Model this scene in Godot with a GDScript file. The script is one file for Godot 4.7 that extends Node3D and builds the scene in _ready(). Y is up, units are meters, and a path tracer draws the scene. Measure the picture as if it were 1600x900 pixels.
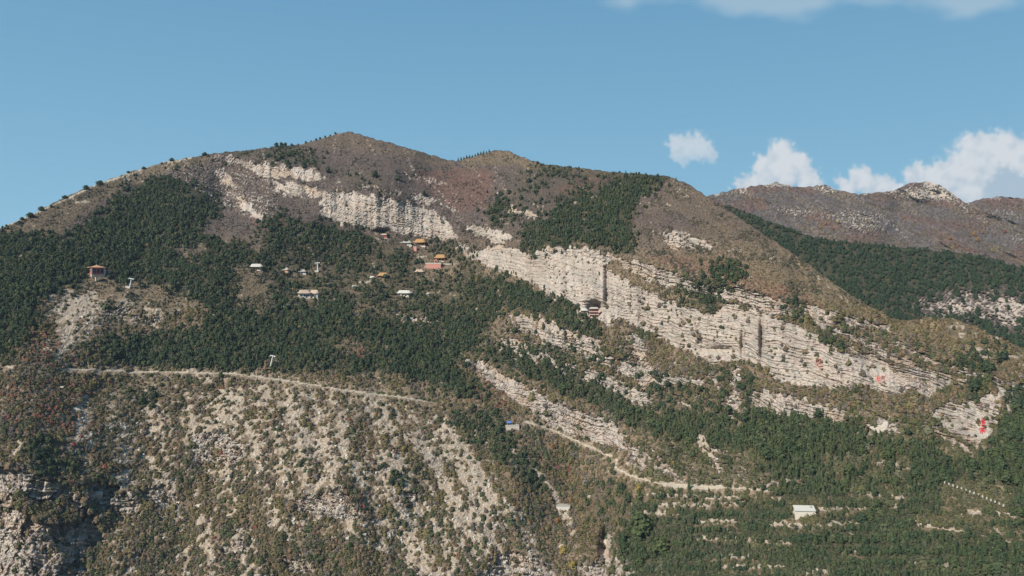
extends Node3D
# A limestone mountain with temples, seen across a valley. Every point of the terrain was sighted from the viewpoint as
# (across, down) on a survey sheet; its distance comes from the steepness of the ground between sightings, in metres.

const F := 1256.0                 # sheet units per unit of tangent
const CX := 800.0
const CY := 450.0
const LS := 2.0                   # ground cover map: sheet units per cell
const LU0 := -170.0
const LV0 := 170.0
const LW := 970
const LH := 430
var rng := RandomNumberGenerator.new()
var cover := {}                   # name -> Image while painting
var K := {}                       # name -> PackedByteArray once painted
var A := {}                       # the main mountain
var B := {}                       # the wooded ridge behind
var C := {}                       # the far range
var M := {}                       # materials
var used := {}                    # names taken
var noise_warp := FastNoiseLite.new()
var noise_fine := FastNoiseLite.new()
var noise_big := FastNoiseLite.new()
var noise_cell := FastNoiseLite.new()
var noise_cell2 := FastNoiseLite.new()
var noise_line := FastNoiseLite.new()
var noise_slab := FastNoiseLite.new()
var t_start := 0

func _ready() -> void:
	t_start = Time.get_ticks_msec()
	rng.seed = 20
	set_camera_and_light()
	set_noises()
	set_materials()
	paint_cover()
	stage("cover")
	build_terrain()
	stage("terrain")
	plant_scrub()
	stage("scrub")
	plant_trees()
	stage("trees")
	build_places()
	stage("places")

func stage(s: String) -> void:
	print(s, " ", Time.get_ticks_msec() - t_start)

# ------------------------------------------------------------------ camera, sky, sun
func set_camera_and_light() -> void:
	var cam := Camera3D.new()
	cam.name = "camera"
	cam.fov = rad_to_deg(2.0 * atan(450.0 / F))
	cam.near = 1.0
	cam.far = 20000.0
	add_child(cam)
	cam.current = true
	var sun := DirectionalLight3D.new()
	sun.name = "sun"
	sun.light_energy = 1.6
	sun.light_color = Color(1.0, 0.965, 0.905)
	sun.light_angular_distance = 0.5
	sun.shadow_enabled = true
	add_child(sun)
	sun.look_at_from_position(Vector3(-0.58, 0.60, 0.56) * 100.0, Vector3.ZERO)
	var env := Environment.new()
	env.background_mode = Environment.BG_SKY
	env.sky = Sky.new()
	var ps := PanoramaSkyMaterial.new()
	ps.panorama = ImageTexture.create_from_image(sky_picture())
	env.sky.sky_material = ps
	env.background_energy_multiplier = 0.95
	env.tonemap_mode = Environment.TONE_MAPPER_LINEAR
	env.tonemap_exposure = 1.45
	env.sdfgi_enabled = true
	env.ssao_enabled = true
	env.ssil_enabled = true
	env.fog_enabled = true
	env.fog_density = 0.00003
	env.fog_light_color = Color(0.72, 0.83, 0.95)
	var we := WorldEnvironment.new()
	we.name = "daylight"
	we.environment = env
	add_child(we)

const PUFFS := [[1058, 228, 20], [1078, 224, 22], [1098, 236, 22], [1114, 242, 14], [1066, 242, 18],
	[1196, 256, 24], [1222, 244, 28], [1244, 258, 26], [1212, 272, 34], [1262, 284, 24], [1180, 292, 22], [1276, 294, 16], [1160, 296, 14],
	[1324, 292, 20], [1346, 282, 24], [1374, 290, 24], [1400, 300, 18],
	[1436, 276, 26], [1452, 290, 40], [1478, 270, 28], [1506, 262, 42], [1528, 232, 34], [1548, 226, 30], [1574, 240, 40], [1604, 236, 34], [1512, 296, 50], [1566, 286, 56], [1620, 280, 60], [1660, 250, 50], [1700, 280, 60]]

func sky_picture() -> Image:
	# clear air, paler towards the horizon, with low cumulus all round and thin high cloud; one picture of the whole sky
	var w := 4096
	var h := 2048
	var im := Image.create(w, h, false, Image.FORMAT_RGB8)
	var rows: Array[Color] = []
	for r in h:
		var el := 90.0 - (r + 0.5) / h * 180.0
		var t := pow(clampf(el / 32.0, 0.0, 1.0), 0.75)
		var c := Color(0.53, 0.69, 0.77).lerp(Color(0.30, 0.48, 0.62), t)
		c = c.lerp(Color(0.235, 0.40, 0.57), clampf((el - 30.0) / 60.0, 0.0, 1.0))
		if el < 0.0:
			c = Color(0.36, 0.36, 0.33)
		rows.append(c)
		im.fill_rect(Rect2i(0, r, w, 1), c)
	var n := FastNoiseLite.new()
	n.seed = 5
	n.frequency = 0.016
	n.fractal_octaves = 5
	var thin := FastNoiseLite.new()
	thin.seed = 9
	thin.frequency = 0.006
	thin.fractal_octaves = 4
	# low cumulus and thin high cloud in the rest of the sky, coarse
	for r in range(600, 1024, 4):
		var el := 90.0 - (r + 2.0) / h * 180.0
		for c in range(0, w, 4):
			if c < 488 or c >= w - 488:
				continue
			var d := 0.0
			if el < 14.0:
				d = smoothstep(0.02, 0.3, n.get_noise_2d(c * 0.35, r * 0.8) + 0.25 * sin(c * 0.0061) - absf(el - 7.0) * 0.055)
			var e := smoothstep(0.1, 0.45, thin.get_noise_2d(c * 0.25, r * 1.1)) * clampf((el - 16.0) / 5.0, 0.0, 1.0) * 0.35
			d = maxf(d, e)
			if d > 0.01:
				im.fill_rect(Rect2i(c, r, 4, 4), rows[r].lerp(Color(0.72, 0.74, 0.77), d * 0.9))
	for r in range(600, 1024):
		var el := deg_to_rad(90.0 - (r + 0.5) / h * 180.0)
		for c in range(-488, 488):
			var az := (c + 0.5) / w * TAU
			var u := CX + F * tan(az)
			var v := CY - F * tan(el) / cos(az)
			var d := 0.0
			var shade := 0.0
			if v < 40.0:
				d = smoothstep(-0.25, 0.5, thin.get_noise_2d(u * 0.6, v * 1.0) * 1.0 + 0.48 - maxf(v - 4.0, 0.0) * 0.030 - maxf(0.0, 985.0 - u) * 0.006 - smoothstep(0.0, 90.0, 90.0 - absf(u - 1440.0)) * 0.35) * 0.5
				shade = 0.3
			elif v > 180.0 and u > 1010.0 and v < 420.0:
				var wu := u + n.get_noise_2d(u * 1.6, v * 1.6) * 14.0 + n.get_noise_2d(u * 5.0, v * 5.0 + 300.0) * 9.0
				var wv := v + n.get_noise_2d(u * 1.6 + 500.0, v * 1.6) * 14.0 + n.get_noise_2d(u * 5.0, v * 5.0) * 9.0
				var best := -1.0
				for p in PUFFS:
					var q := 1.0 - Vector2(wu - p[0], (wv - p[1]) * 1.05).length() / float(p[2])
					best = maxf(best, q)
				d = smoothstep(-0.12, 0.34, best)
				if u < 1140.0:
					d *= 0.80 - 0.3 * smoothstep(236.0, 256.0, v)
				shade = clampf(0.25 + (n.get_noise_2d(u * 2.2 + 90.0, v * 2.2 + 40.0)) * 0.7 + smoothstep(240.0, 320.0, v) * 0.3 - best * 0.4, 0.0, 1.0)
				var hole := 1.0 - Vector2((wu - 1575.0) / 48.0, (wv - 296.0) / 34.0).length()
				shade = maxf(shade, smoothstep(-0.1, 0.25, hole) * 0.95)
			if d > 0.01:
				im.set_pixel(posmod(c, w), r, rows[r].lerp(Color(0.74, 0.75, 0.765).lerp(Color(0.58, 0.645, 0.70), shade), clampf(d, 0.0, 1.0) * 0.94))
	return im

# ------------------------------------------------------------------ helpers
func set_noises() -> void:
	for a in [[noise_warp, 11, 0.05, 2], [noise_fine, 23, 0.35, 2], [noise_big, 31, 0.011, 4], [noise_line, 47, 0.5, 2]]:
		a[0].seed = a[1]
		a[0].frequency = a[2]
		a[0].fractal_octaves = a[3]
		a[0].noise_type = FastNoiseLite.TYPE_SIMPLEX
	for a in [[noise_cell, 7, 0.06], [noise_cell2, 8, 0.16]]:
		a[0].seed = a[1]
		a[0].frequency = a[2]
		a[0].noise_type = FastNoiseLite.TYPE_CELLULAR
		a[0].cellular_return_type = FastNoiseLite.RETURN_DISTANCE2_SUB
		a[0].fractal_type = FastNoiseLite.FRACTAL_NONE
	noise_slab.seed = 12
	noise_slab.frequency = 0.12
	noise_slab.noise_type = FastNoiseLite.TYPE_CELLULAR
	noise_slab.cellular_return_type = FastNoiseLite.RETURN_CELL_VALUE
	noise_slab.fractal_type = FastNoiseLite.FRACTAL_NONE

func lin(r: float, g: float, b: float) -> Color:
	return Color(r, g, b).linear_to_srgb()

func plain(called: String, c: Color, rough := 0.9) -> StandardMaterial3D:
	var m := StandardMaterial3D.new()
	m.resource_name = called
	m.albedo_color = c
	m.roughness = rough
	m.metallic_specular = 0.25
	return m

func grain_texture(seed_: int, freq: float, lo: float, hi: float) -> NoiseTexture2D:
	var t := NoiseTexture2D.new()
	t.width = 512
	t.height = 512
	t.seamless = true
	var n := FastNoiseLite.new()
	n.seed = seed_
	n.frequency = freq
	n.fractal_octaves = 5
	t.noise = n
	var g := Gradient.new()
	g.set_color(0, Color(lo, lo, lo))
	g.set_color(1, Color(hi, hi, hi))
	t.color_ramp = g
	return t

func set_materials() -> void:
	var g := plain("ground_cover", Color.WHITE, 1.0)
	g.vertex_color_use_as_albedo = true
	g.albedo_texture = grain_texture(3, 0.02, 0.74, 1.0)
	g.uv1_triplanar = true
	g.uv1_world_triplanar = true
	g.uv1_scale = Vector3.ONE / 23.0
	M.ground = g
	var r := plain("limestone", Color.WHITE, 0.95)
	r.vertex_color_use_as_albedo = true
	r.albedo_texture = grain_texture(4, 0.03, 0.78, 1.0)
	r.uv1_triplanar = true
	r.uv1_world_triplanar = true
	r.uv1_scale = Vector3(1.0 / 9.0, 1.0 / 31.0, 1.0 / 9.0)
	M.rock = r
	var l := plain("foliage", Color.WHITE, 0.85)
	l.vertex_color_use_as_albedo = true
	l.backlight = Color(0.12, 0.16, 0.05)
	M.leaf = l
	M.bark = plain("bark", lin(0.16, 0.12, 0.09))
	M.red_wall = plain("red_plaster", lin(0.36, 0.10, 0.085))
	M.pink_wall = plain("faded_red_plaster", lin(0.42, 0.20, 0.17))
	M.white_wall = plain("whitewash", lin(0.45, 0.43, 0.39))
	M.stone = plain("masonry", lin(0.50, 0.45, 0.38))
	M.gold_roof = plain("glazed_yellow_tile", lin(0.31, 0.19, 0.085), 0.7)
	M.orange_roof = plain("orange_tile", lin(0.42, 0.24, 0.14), 0.6)
	M.grey_roof = plain("grey_tile", lin(0.32, 0.30, 0.27), 0.7)
	M.pale_roof = plain("pale_sheet_roof", lin(0.42, 0.41, 0.38), 0.7)
	M.brown_roof = plain("weathered_brown_tile", lin(0.36, 0.28, 0.22), 0.8)
	M.green_trim = plain("painted_green_beam", lin(0.07, 0.12, 0.10), 0.6)
	M.dark_wood = plain("dark_timber", lin(0.06, 0.04, 0.04), 0.7)
	M.grey_paint = plain("pale_grey_steel", lin(0.55, 0.56, 0.55), 0.5)
	M.red_paint = plain("red_lettering", lin(0.62, 0.05, 0.07), 0.8)
	M.faded_paint = plain("weathered_red_lettering", lin(0.56, 0.13, 0.11), 0.9)
	M.blue = plain("blue_sheet_metal", lin(0.08, 0.16, 0.42), 0.5)
	M.glass = plain("dark_window", lin(0.03, 0.035, 0.045), 0.2)

func numbered(called: String) -> String:
	var n: int = used.get(called, 0)
	used[called] = n + 1
	return called if n == 0 else "%s_%03d" % [called, n]

func tag(o: Node, label: String, category: String, group := "") -> void:
	o.set_meta("label", label)
	o.set_meta("category", category)
	if group:
		o.set_meta("group", group)

func thing(called: String, at: Vector3, turn: float, label: String, category: String, group := "") -> Node3D:
	var o := Node3D.new()
	o.name = numbered(called)
	add_child(o)
	o.position = at
	o.rotation.y = turn
	tag(o, label, category, group)
	return o

func part(called: String, mesh: Mesh, mat: Material, parent: Node, at := Vector3.ZERO, turn := Vector3.ZERO) -> MeshInstance3D:
	var o := MeshInstance3D.new()
	o.name = called
	o.mesh = mesh
	o.material_override = mat
	o.position = at
	o.rotation = turn
	parent.add_child(o, true)
	return o

func along(pts: Array, u: float) -> float:
	# height of a line of [u, v] sightings at u
	for k in range(1, pts.size()):
		if u <= pts[k][0]:
			var t: float = clampf((u - pts[k - 1][0]) / (pts[k][0] - pts[k - 1][0]), 0.0, 1.0)
			return lerpf(pts[k - 1][1], pts[k][1], t)
	return pts[-1][1]

# ------------------------------------------------------------------ what covers the ground (a map of the mountainside)
func blank(called: String, v := 0.0) -> void:
	var im := Image.create(LW, LH, false, Image.FORMAT_L8)
	im.fill(Color(v, v, v))
	cover[called] = im

func area(called: String, v: float, pts: Array) -> void:
	var im: Image = cover[called]
	var col := Color(v, v, v)
	var lo := INF
	var hi := -INF
	for p in pts:
		lo = minf(lo, p[1])
		hi = maxf(hi, p[1])
	for row in range(maxi(0, int((lo - LV0) / LS)), mini(LH - 1, int((hi - LV0) / LS) + 1)):
		var y := LV0 + (row + 0.5) * LS
		var xs: Array[float] = []
		for k in pts.size():
			var a: Array = pts[k]
			var b: Array = pts[(k + 1) % pts.size()]
			if (a[1] <= y) != (b[1] <= y):
				xs.append(a[0] + (y - a[1]) / float(b[1] - a[1]) * (b[0] - a[0]))
		xs.sort()
		for k in range(0, xs.size() - 1, 2):
			var x0 := int((xs[k] - LU0) / LS)
			var x1 := int((xs[k + 1] - LU0) / LS)
			if x1 >= x0:
				im.fill_rect(Rect2i(x0, row, x1 - x0 + 1, 1), col)

func band(called: String, v: float, width: float, pts: Array) -> void:
	var im: Image = cover[called]
	var col := Color(v, v, v)
	var r := width * 0.5 / LS
	for k in range(1, pts.size()):
		var a := Vector2((pts[k - 1][0] - LU0) / LS, (pts[k - 1][1] - LV0) / LS)
		var b := Vector2((pts[k][0] - LU0) / LS, (pts[k][1] - LV0) / LS)
		var n := int(a.distance_to(b) * 1.5) + 1
		for s in n + 1:
			var p := a.lerp(b, float(s) / n)
			for dy in range(-int(r), int(r) + 1):
				var half := sqrt(maxf(0.0, r * r - dy * dy))
				im.fill_rect(Rect2i(int(p.x - half), int(p.y) + dy, maxi(1, int(half * 2.0)), 1), col)

const ROADS := [[[-170, 572], [0, 571], [20, 573]], [[95, 576], [150, 578], [220, 581], [300, 582], [360, 583], [400, 588], [450, 595], [495, 602], [530, 608], [580, 615], [625, 620], [668, 627]],
	[[820, 658], [850, 666], [880, 678], [905, 690], [935, 703], [955, 712], [966, 718], [962, 730], [985, 742], [1020, 753], [1060, 757], [1100, 761], [1140, 761], [1205, 767]]]

func paint_cover() -> void:
	for s in ["rock", "forest", "scree", "road", "tan", "red", "bench", "smooth", "mixed", "bare", "face"]:
		blank(s)
	# --- cliffs
	var R := "rock"
	area(R, 0.95, [[395, 254], [430, 257], [480, 266], [508, 276], [505, 284], [470, 279], [420, 276], [395, 270]])
	area(R, 0.95, [[428, 284], [470, 288], [500, 296], [498, 308], [450, 305], [432, 296]])
	area(R, 0.55, [[338, 240], [365, 242], [395, 256], [390, 264], [350, 256]])
	area(R, 0.55, [[330, 262], [350, 262], [362, 276], [372, 292], [355, 296], [338, 280]])
	area(R, 1.0, [[505, 299], [540, 296], [575, 306], [610, 311], [650, 320], [690, 333], [692, 345], [712, 366], [712, 376], [670, 372], [640, 366], [600, 360], [570, 356], [530, 349], [504, 340], [500, 322]])
	area(R, 0.95, [[644, 303], [672, 310], [676, 320], [646, 314]])
	area(R, 0.7, [[684, 318], [716, 326], [714, 331], [686, 324]])
	area(R, 0.5, [[560, 286], [600, 292], [630, 300], [625, 305], [590, 298], [560, 292]])
	area(R, 0.6, [[630, 270], [670, 280], [705, 288], [704, 293], [660, 284], [632, 276]])
	area(R, 0.95, [[728, 350], [760, 356], [796, 366], [792, 380], [760, 374], [735, 364]])
	area(R, 0.9, [[788, 320], [815, 326], [842, 335], [838, 342], [800, 334], [788, 330]])
	area(R, 0.9, [[715, 376], [725, 380], [735, 398], [728, 400], [716, 386]])
	# the long main cliff
	area(R, 1.0, [[732, 398], [765, 382], [800, 384], [832, 398], [865, 385], [900, 386], [935, 392], [965, 405], [940, 415], [965, 430], [1000, 450], [1050, 470], [1112, 490], [1140, 474], [1180, 484], [1250, 508], [1290, 528], [1330, 556], [1370, 562], [1405, 578], [1432, 600], [1412, 616], [1370, 611], [1330, 602], [1290, 606], [1250, 602], [1220, 597], [1190, 572], [1150, 562], [1110, 566], [1080, 553], [1040, 533], [1000, 513], [965, 497], [950, 508], [920, 497], [900, 478], [870, 467], [830, 442], [790, 428], [760, 414]])
	area(R, 1.0, [[955, 400], [1020, 415], [1080, 438], [1110, 449], [1150, 447], [1200, 463], [1260, 476], [1340, 498], [1398, 510], [1392, 518], [1330, 509], [1270, 501], [1210, 490], [1150, 470], [1110, 464], [1060, 452], [1000, 432]])
	area("face", 1.0, [[732, 398], [765, 388], [840, 402], [900, 395], [965, 432], [1000, 452], [1050, 472], [1112, 492], [1140, 478], [1180, 488], [1250, 512], [1290, 532], [1330, 560], [1370, 566], [1405, 582], [1432, 600], [1412, 616], [1290, 606], [1220, 597], [1190, 572], [1110, 566], [1000, 513], [920, 497], [830, 442]])
	area("face", 0.8, [[1456, 640], [1495, 626], [1540, 618], [1594, 598], [1584, 640], [1532, 692], [1468, 662]])
	area("face", 0.6, [[505, 299], [610, 311], [690, 333], [712, 376], [600, 360], [504, 340]])
	# lower ledges
	area(R, 0.9, [[800, 488], [850, 499], [900, 518], [935, 531], [948, 554], [1000, 568], [1060, 590], [1120, 592], [1130, 600], [1080, 606], [1010, 600], [960, 581], [900, 550], [850, 530], [808, 514]])
	area(R, 0.85, [[778, 524], [830, 539], [870, 558], [930, 578], [1010, 613], [1022, 640], [960, 616], [890, 586], [830, 560], [785, 546]])
	area(R, 1.0, [[724, 560], [760, 568], [800, 593], [850, 618], [900, 640], [970, 663], [976, 706], [930, 692], [880, 672], [840, 652], [800, 622], [760, 591]])
	area(R, 0.55, [[975, 685], [1005, 700], [1040, 718], [1062, 750], [1010, 742], [982, 722]])
	area(R, 0.9, [[1168, 603], [1240, 618], [1312, 640], [1338, 660], [1300, 656], [1230, 650], [1172, 630]])
	area(R, 0.9, [[985, 520], [1005, 530], [1010, 560], [990, 560]])
	# broken beds towards the right
	area("mixed", 0.55, [[1200, 470], [1400, 515], [1500, 560], [1600, 590], [1600, 625], [1480, 615], [1430, 600], [1330, 555], [1260, 510]])
	area("mixed", 0.45, [[780, 500], [960, 520], [1120, 580], [1340, 620], [1450, 630], [1460, 690], [1300, 660], [1120, 640], [960, 620], [800, 560]])
	area("mixed", 0.5, [[990, 690], [1190, 700], [1210, 765], [1040, 755]])
	for p in [[[1275, 505], [1340, 530], [1400, 560], [1450, 580], [1520, 600]], [[1330, 545], [1400, 575], [1470, 600]], [[1400, 535], [1460, 565], [1540, 590], [1640, 610]]]:
		band(R, 0.8, 9.0, p)
	area(R, 0.85, [[1400, 582], [1430, 578], [1475, 590], [1490, 600], [1470, 612], [1440, 622], [1430, 605]])
	area(R, 1.0, [[1456, 640], [1495, 626], [1540, 618], [1594, 598], [1584, 640], [1556, 668], [1532, 692], [1500, 684], [1468, 662]])
	area(R, 1.0, [[1346, 686], [1360, 662], [1378, 650], [1396, 664], [1412, 678], [1374, 676]])
	band(R, 0.9, 9.0, [[1460, 668], [1490, 690], [1520, 706]])
	area(R, 0.9, [[1545, 700], [1562, 698], [1556, 716], [1546, 720]])
	area(R, 0.9, [[1562, 716], [1585, 712], [1580, 730], [1562, 732]])
	area("mixed", 0.5, [[250, 262], [340, 245], [430, 262], [440, 300], [420, 345], [350, 330], [300, 290]])
	area("mixed", 0.24, [[430, 262], [560, 290], [720, 330], [715, 350], [560, 310], [440, 300]])
	area("mixed", 0.2, [[1020, 350], [1120, 350], [1180, 400], [1150, 420], [1050, 400]])
	# patches on the bare spur
	area(R, 0.6, [[1035, 362], [1075, 362], [1112, 378], [1110, 392], [1070, 386], [1055, 395], [1042, 380]])
	area(R, 0.5, [[1145, 386], [1162, 388], [1158, 395], [1146, 393]])
	area(R, 0.5, [[1225, 404], [1270, 410], [1268, 415], [1228, 409]])
	area(R, 0.7, [[1300, 438], [1326, 440], [1324, 446], [1304, 444]])
	# left: outcrops by the cable line
	area("scree", 0.44, [[80, 455], [140, 450], [220, 470], [260, 490], [240, 510], [160, 500], [130, 540], [85, 570], [60, 560], [75, 500]])
	area(R, 0.6, [[160, 480], [185, 478], [230, 495], [258, 500], [250, 508], [200, 500], [168, 496]])
	area(R, 0.6, [[258, 398], [284, 396], [284, 406], [262, 406]])
	area(R, 0.8, [[368, 306], [382, 312], [396, 326], [420, 345], [400, 342], [380, 328]])
	area(R, 0.7, [[610, 486], [640, 494], [684, 496], [682, 508], [650, 506], [615, 494]])
	# the crag in the lower left corner
	area(R, 1.0, [[-170, 720], [0, 728], [40, 735], [72, 748], [105, 752], [120, 775], [138, 800], [166, 842], [140, 858], [132, 905], [128, 1010], [-170, 1010]])
	area(R, 0.25, [[30, 762], [60, 790], [98, 775], [130, 800], [120, 822], [60, 818], [20, 790]])
	area(R, 0.75, [[135, 756], [170, 752], [208, 782], [222, 800], [190, 815], [150, 790]])
	area(R, 0.7, [[214, 762], [258, 758], [285, 790], [250, 792], [222, 782]])
	area(R, 0.7, [[296, 676], [350, 672], [386, 700], [372, 724], [330, 730], [300, 706]])
	area(R, 0.55, [[312, 745], [360, 738], [360, 755], [318, 757]])
	area(R, 0.75, [[340, 848], [388, 846], [390, 866], [342, 866]])
	area(R, 0.8, [[505, 772], [530, 760], [548, 780], [560, 812], [520, 812], [490, 800], [460, 800], [462, 780]])
	area(R, 0.6, [[440, 872], [470, 864], [492, 880], [488, 900], [446, 900]])
	area(R, 0.9, [[758, 905], [772, 876], [800, 860], [835, 870], [868, 886], [872, 910]])
	area(R, 0.75, [[634, 766], [656, 768], [652, 790], [640, 786]])
	area(R, 0.6, [[900, 880], [960, 870], [1000, 890], [1000, 910], [900, 910]])
	area(R, 0.8, [[940, 830], [956, 824], [952, 870], [938, 880]])
	# pale loose streaks on the lower slope
	for p in [[[455, 640], [470, 668], [500, 702]], [[545, 640], [530, 690], [560, 745], [590, 800], [625, 840]], [[628, 840], [640, 870], [632, 905]], [[740, 690], [742, 740], [735, 790], [752, 850]], [[640, 680], [690, 730], [720, 790], [745, 830]], [[660, 690], [700, 715], [735, 730]], [[560, 690], [590, 740], [620, 820]], [[445, 825], [462, 850]], [[420, 640], [440, 690], [425, 735]], [[115, 470], [110, 530], [92, 560]], [[500, 690], [540, 745], [610, 810]], [[800, 700], [860, 760], [900, 830]], [[650, 720], [640, 770]], [[985, 560], [1010, 600], [1000, 540]], [[1150, 580], [1148, 650]], [[1110, 690], [1125, 735]], [[1095, 685], [1120, 730]], [[270, 560], [330, 600]]]:
		band("scree", 0.95, 9.0, p)
	area("scree", 0.51, [[290, 610], [420, 600], [560, 610], [660, 640], [760, 680], [780, 760], [820, 800], [840, 870], [840, 1010], [700, 1010], [640, 880], [560, 850], [430, 830], [330, 760], [290, 690]])
	area("scree", 0.36, [[0, 600], [280, 600], [290, 690], [330, 760], [430, 860], [420, 1000], [150, 1000], [170, 850], [100, 740], [0, 720]])
	for p in [[[455, 640], [470, 668], [500, 702]], [[545, 640], [530, 690], [560, 745], [590, 800], [625, 840]], [[740, 690], [742, 740], [735, 790], [752, 850]], [[640, 680], [690, 730], [720, 790], [745, 830]], [[1150, 580], [1148, 650]], [[1095, 685], [1120, 730]], [[628, 840], [640, 870], [632, 905]]]:
		band("scree", 1.0, 7.0, p)
	area("scree", 0.0, [[560, 900], [420, 860], [480, 840], [560, 850], [600, 880]])
	# --- woods
	var W := "forest"
	area(W, 0.95, [[-170, 440], [0, 362], [60, 370], [105, 374], [150, 340], [175, 312], [215, 286], [250, 276], [300, 288], [330, 308], [348, 330], [330, 346], [300, 350], [330, 375], [380, 385], [420, 400], [430, 440], [470, 470], [520, 460], [560, 470], [600, 480], [690, 500], [720, 480], [750, 430], [780, 432], [800, 462], [792, 478], [765, 505], [740, 545], [705, 560], [725, 590], [755, 612], [750, 628], [720, 616], [690, 602], [640, 590], [590, 580], [540, 582], [500, 572], [470, 580], [400, 575], [360, 578], [300, 576], [250, 573], [160, 562], [150, 542], [200, 522], [250, 516], [300, 520], [310, 500], [330, 480], [300, 468], [260, 448], [200, 440], [160, 440], [130, 446], [90, 450], [70, 470], [55, 500], [40, 530], [0, 562], [-170, 580]])
	area(W, 0.62, [[400, 352], [440, 335], [470, 345], [520, 350], [560, 362], [600, 370], [640, 374], [715, 382], [745, 408], [755, 432], [720, 480], [690, 500], [600, 480], [560, 470], [520, 460], [470, 470], [430, 440], [420, 400]])
	area(W, 0.8, [[440, 335], [470, 345], [520, 350], [560, 362], [580, 380], [540, 400], [560, 425], [500, 420], [470, 400], [430, 380], [420, 350]])
	area(W, 0.7, [[330, 240], [425, 228], [470, 232], [505, 250], [500, 262], [440, 252], [390, 245]])
	area(W, 0.12, [[520, 528], [545, 522], [585, 545], [590, 562], [530, 560]])
	area(W, 0.3, [[270, 380], [320, 380], [330, 420], [275, 408]])
	area(W, 0.25, [[360, 420], [420, 425], [440, 470], [400, 500], [370, 480]])
	area(W, 0.0, [[60, 460], [200, 445], [330, 480], [310, 515], [160, 540], [70, 570], [50, 560]])
	area(W, 0.35, [[560, 470], [690, 500], [690, 512], [600, 505], [540, 490]])
	# centre wood below the spur
	area(W, 0.38, [[752, 330], [790, 300], [800, 265], [840, 256], [900, 258], [1000, 268], [1050, 274], [1000, 300], [985, 330], [850, 330], [800, 345], [770, 350]])
	area(W, 0.98, [[1052, 272], [1036, 287], [1002, 302], [986, 330], [986, 372], [990, 392], [960, 386], [900, 380], [850, 390], [838, 400], [812, 385], [822, 350], [860, 340], [900, 310], [960, 285], [1010, 270]])
	area(W, 0.9, [[760, 320], [790, 318], [792, 352], [768, 356]])
	area(W, 0.8, [[842, 256], [870, 252], [900, 262], [880, 272], [846, 268]])
	area(W, 0.75, [[930, 262], [1000, 264], [1010, 274], [950, 276]])
	area(W, 0.0, [[990, 330], [1050, 280], [1400, 500], [1340, 500], [1150, 450], [1000, 410]])
	area(W, 0.22, [[515, 250], [620, 275], [610, 300], [540, 290]])
	# under the long cliff
	area(W, 0.98, [[780, 430], [820, 448], [860, 464], [895, 486], [925, 503], [940, 516], [930, 528], [880, 512], [830, 488], [800, 482], [785, 470]])
	area(W, 0.85, [[740, 545], [800, 548], [850, 556], [900, 578], [940, 596], [985, 640], [1030, 650], [1080, 640], [1120, 620], [1135, 570], [1165, 575], [1180, 592], [1168, 640], [1230, 652], [1290, 662], [1345, 662], [1352, 690], [1420, 690], [1450, 690], [1480, 722], [1530, 734], [1560, 690], [1600, 640], [1760, 640], [1760, 1010], [980, 1010], [970, 880], [985, 800], [1010, 772], [1060, 764], [1130, 772], [1215, 772], [1205, 740], [1190, 702], [1150, 700], [1080, 690], [1020, 676], [980, 658], [930, 632], [880, 618], [830, 590], [790, 570]])
	area(W, 0.5, [[800, 520], [870, 545], [920, 565], [900, 580], [850, 560], [800, 552]])
	area(W, 0.5, [[880, 530], [960, 545], [1000, 570], [960, 575], [900, 560]])
	area(W, 0.4, [[1020, 580], [1100, 600], [1140, 640], [1080, 660], [1000, 640]])
	area(W, 0.25, [[1060, 690], [1150, 700], [1190, 700], [1205, 760], [1080, 740]])
	area(W, 0.35, [[1290, 700], [1420, 700], [1440, 760], [1400, 775], [1290, 760]])
	area(W, 0.3, [[1430, 800], [1530, 810], [1600, 830], [1600, 850], [1500, 838], [1430, 822]])
	area(W, 0.7, [[695, 640], [760, 640], [800, 655], [790, 690], [830, 720], [860, 760], [840, 770], [780, 720], [720, 680]])
	area(W, 0.45, [[890, 750], [980, 750], [990, 800], [960, 830], [900, 810]])
	for p in [[[1495, 570], [1560, 550], [1545, 575]], [[1556, 556], [1530, 590], [1515, 620]], [[1115, 415], [1160, 432]], [[1118, 430], [1118, 465]], [[1060, 445], [1090, 460], [1118, 478]], [[1230, 484], [1260, 494]], [[1290, 525], [1306, 535]]]:
		band(W, 0.9, 16.0, p)
	area(W, 0.9, [[1590, 610], [1760, 590], [1760, 700], [1540, 735], [1560, 690]])
	area(W, 0.5, [[200, 610], [250, 610], [250, 640], [205, 640]])
	area(W, 0.9, [[38, 682], [60, 690], [95, 735], [84, 742], [52, 716]])
	area(W, 0.55, [[600, 730], [650, 735], [650, 760], [605, 752]])
	for p in [[[-20, 367], [30, 346], [70, 327], [108, 306]], [[125, 300], [165, 284]], [[186, 277], [212, 269]], [[250, 257], [335, 243]], [[425, 230], [450, 229]]]:
		band(W, 0.62, 5.0, p)
	# clear ground at the buildings
	for e in HALLS:
		area(W, 0.0, [[e[1] - e[3] * 0.55, e[2] - 7], [e[1] + e[3] * 0.55, e[2] - 7], [e[1] + e[3] * 0.55, e[2] + 8], [e[1] - e[3] * 0.55, e[2] + 8]])
	for e in [[132, 420, 176, 448], [194, 440, 212, 458], [488, 412, 505, 432], [412, 562, 432, 586], [662, 404, 718, 432], [903, 470, 945, 508], [1232, 782, 1286, 826], [784, 655, 816, 684], [866, 786, 894, 804], [1470, 752, 1576, 802], [642, 380, 672, 408]]:
		area(W, 0.0, [[e[0], e[1]], [e[2], e[1]], [e[2], e[3]], [e[0], e[3]]])
	band(R, 1.0, 11.0, [[1151, 578], [1148, 615], [1147, 650]])
	band("scree", 1.0, 14.0, [[1151, 578], [1147, 650]])
	band(W, 0.0, 24.0, [[1151, 575], [1147, 664]])
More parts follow.
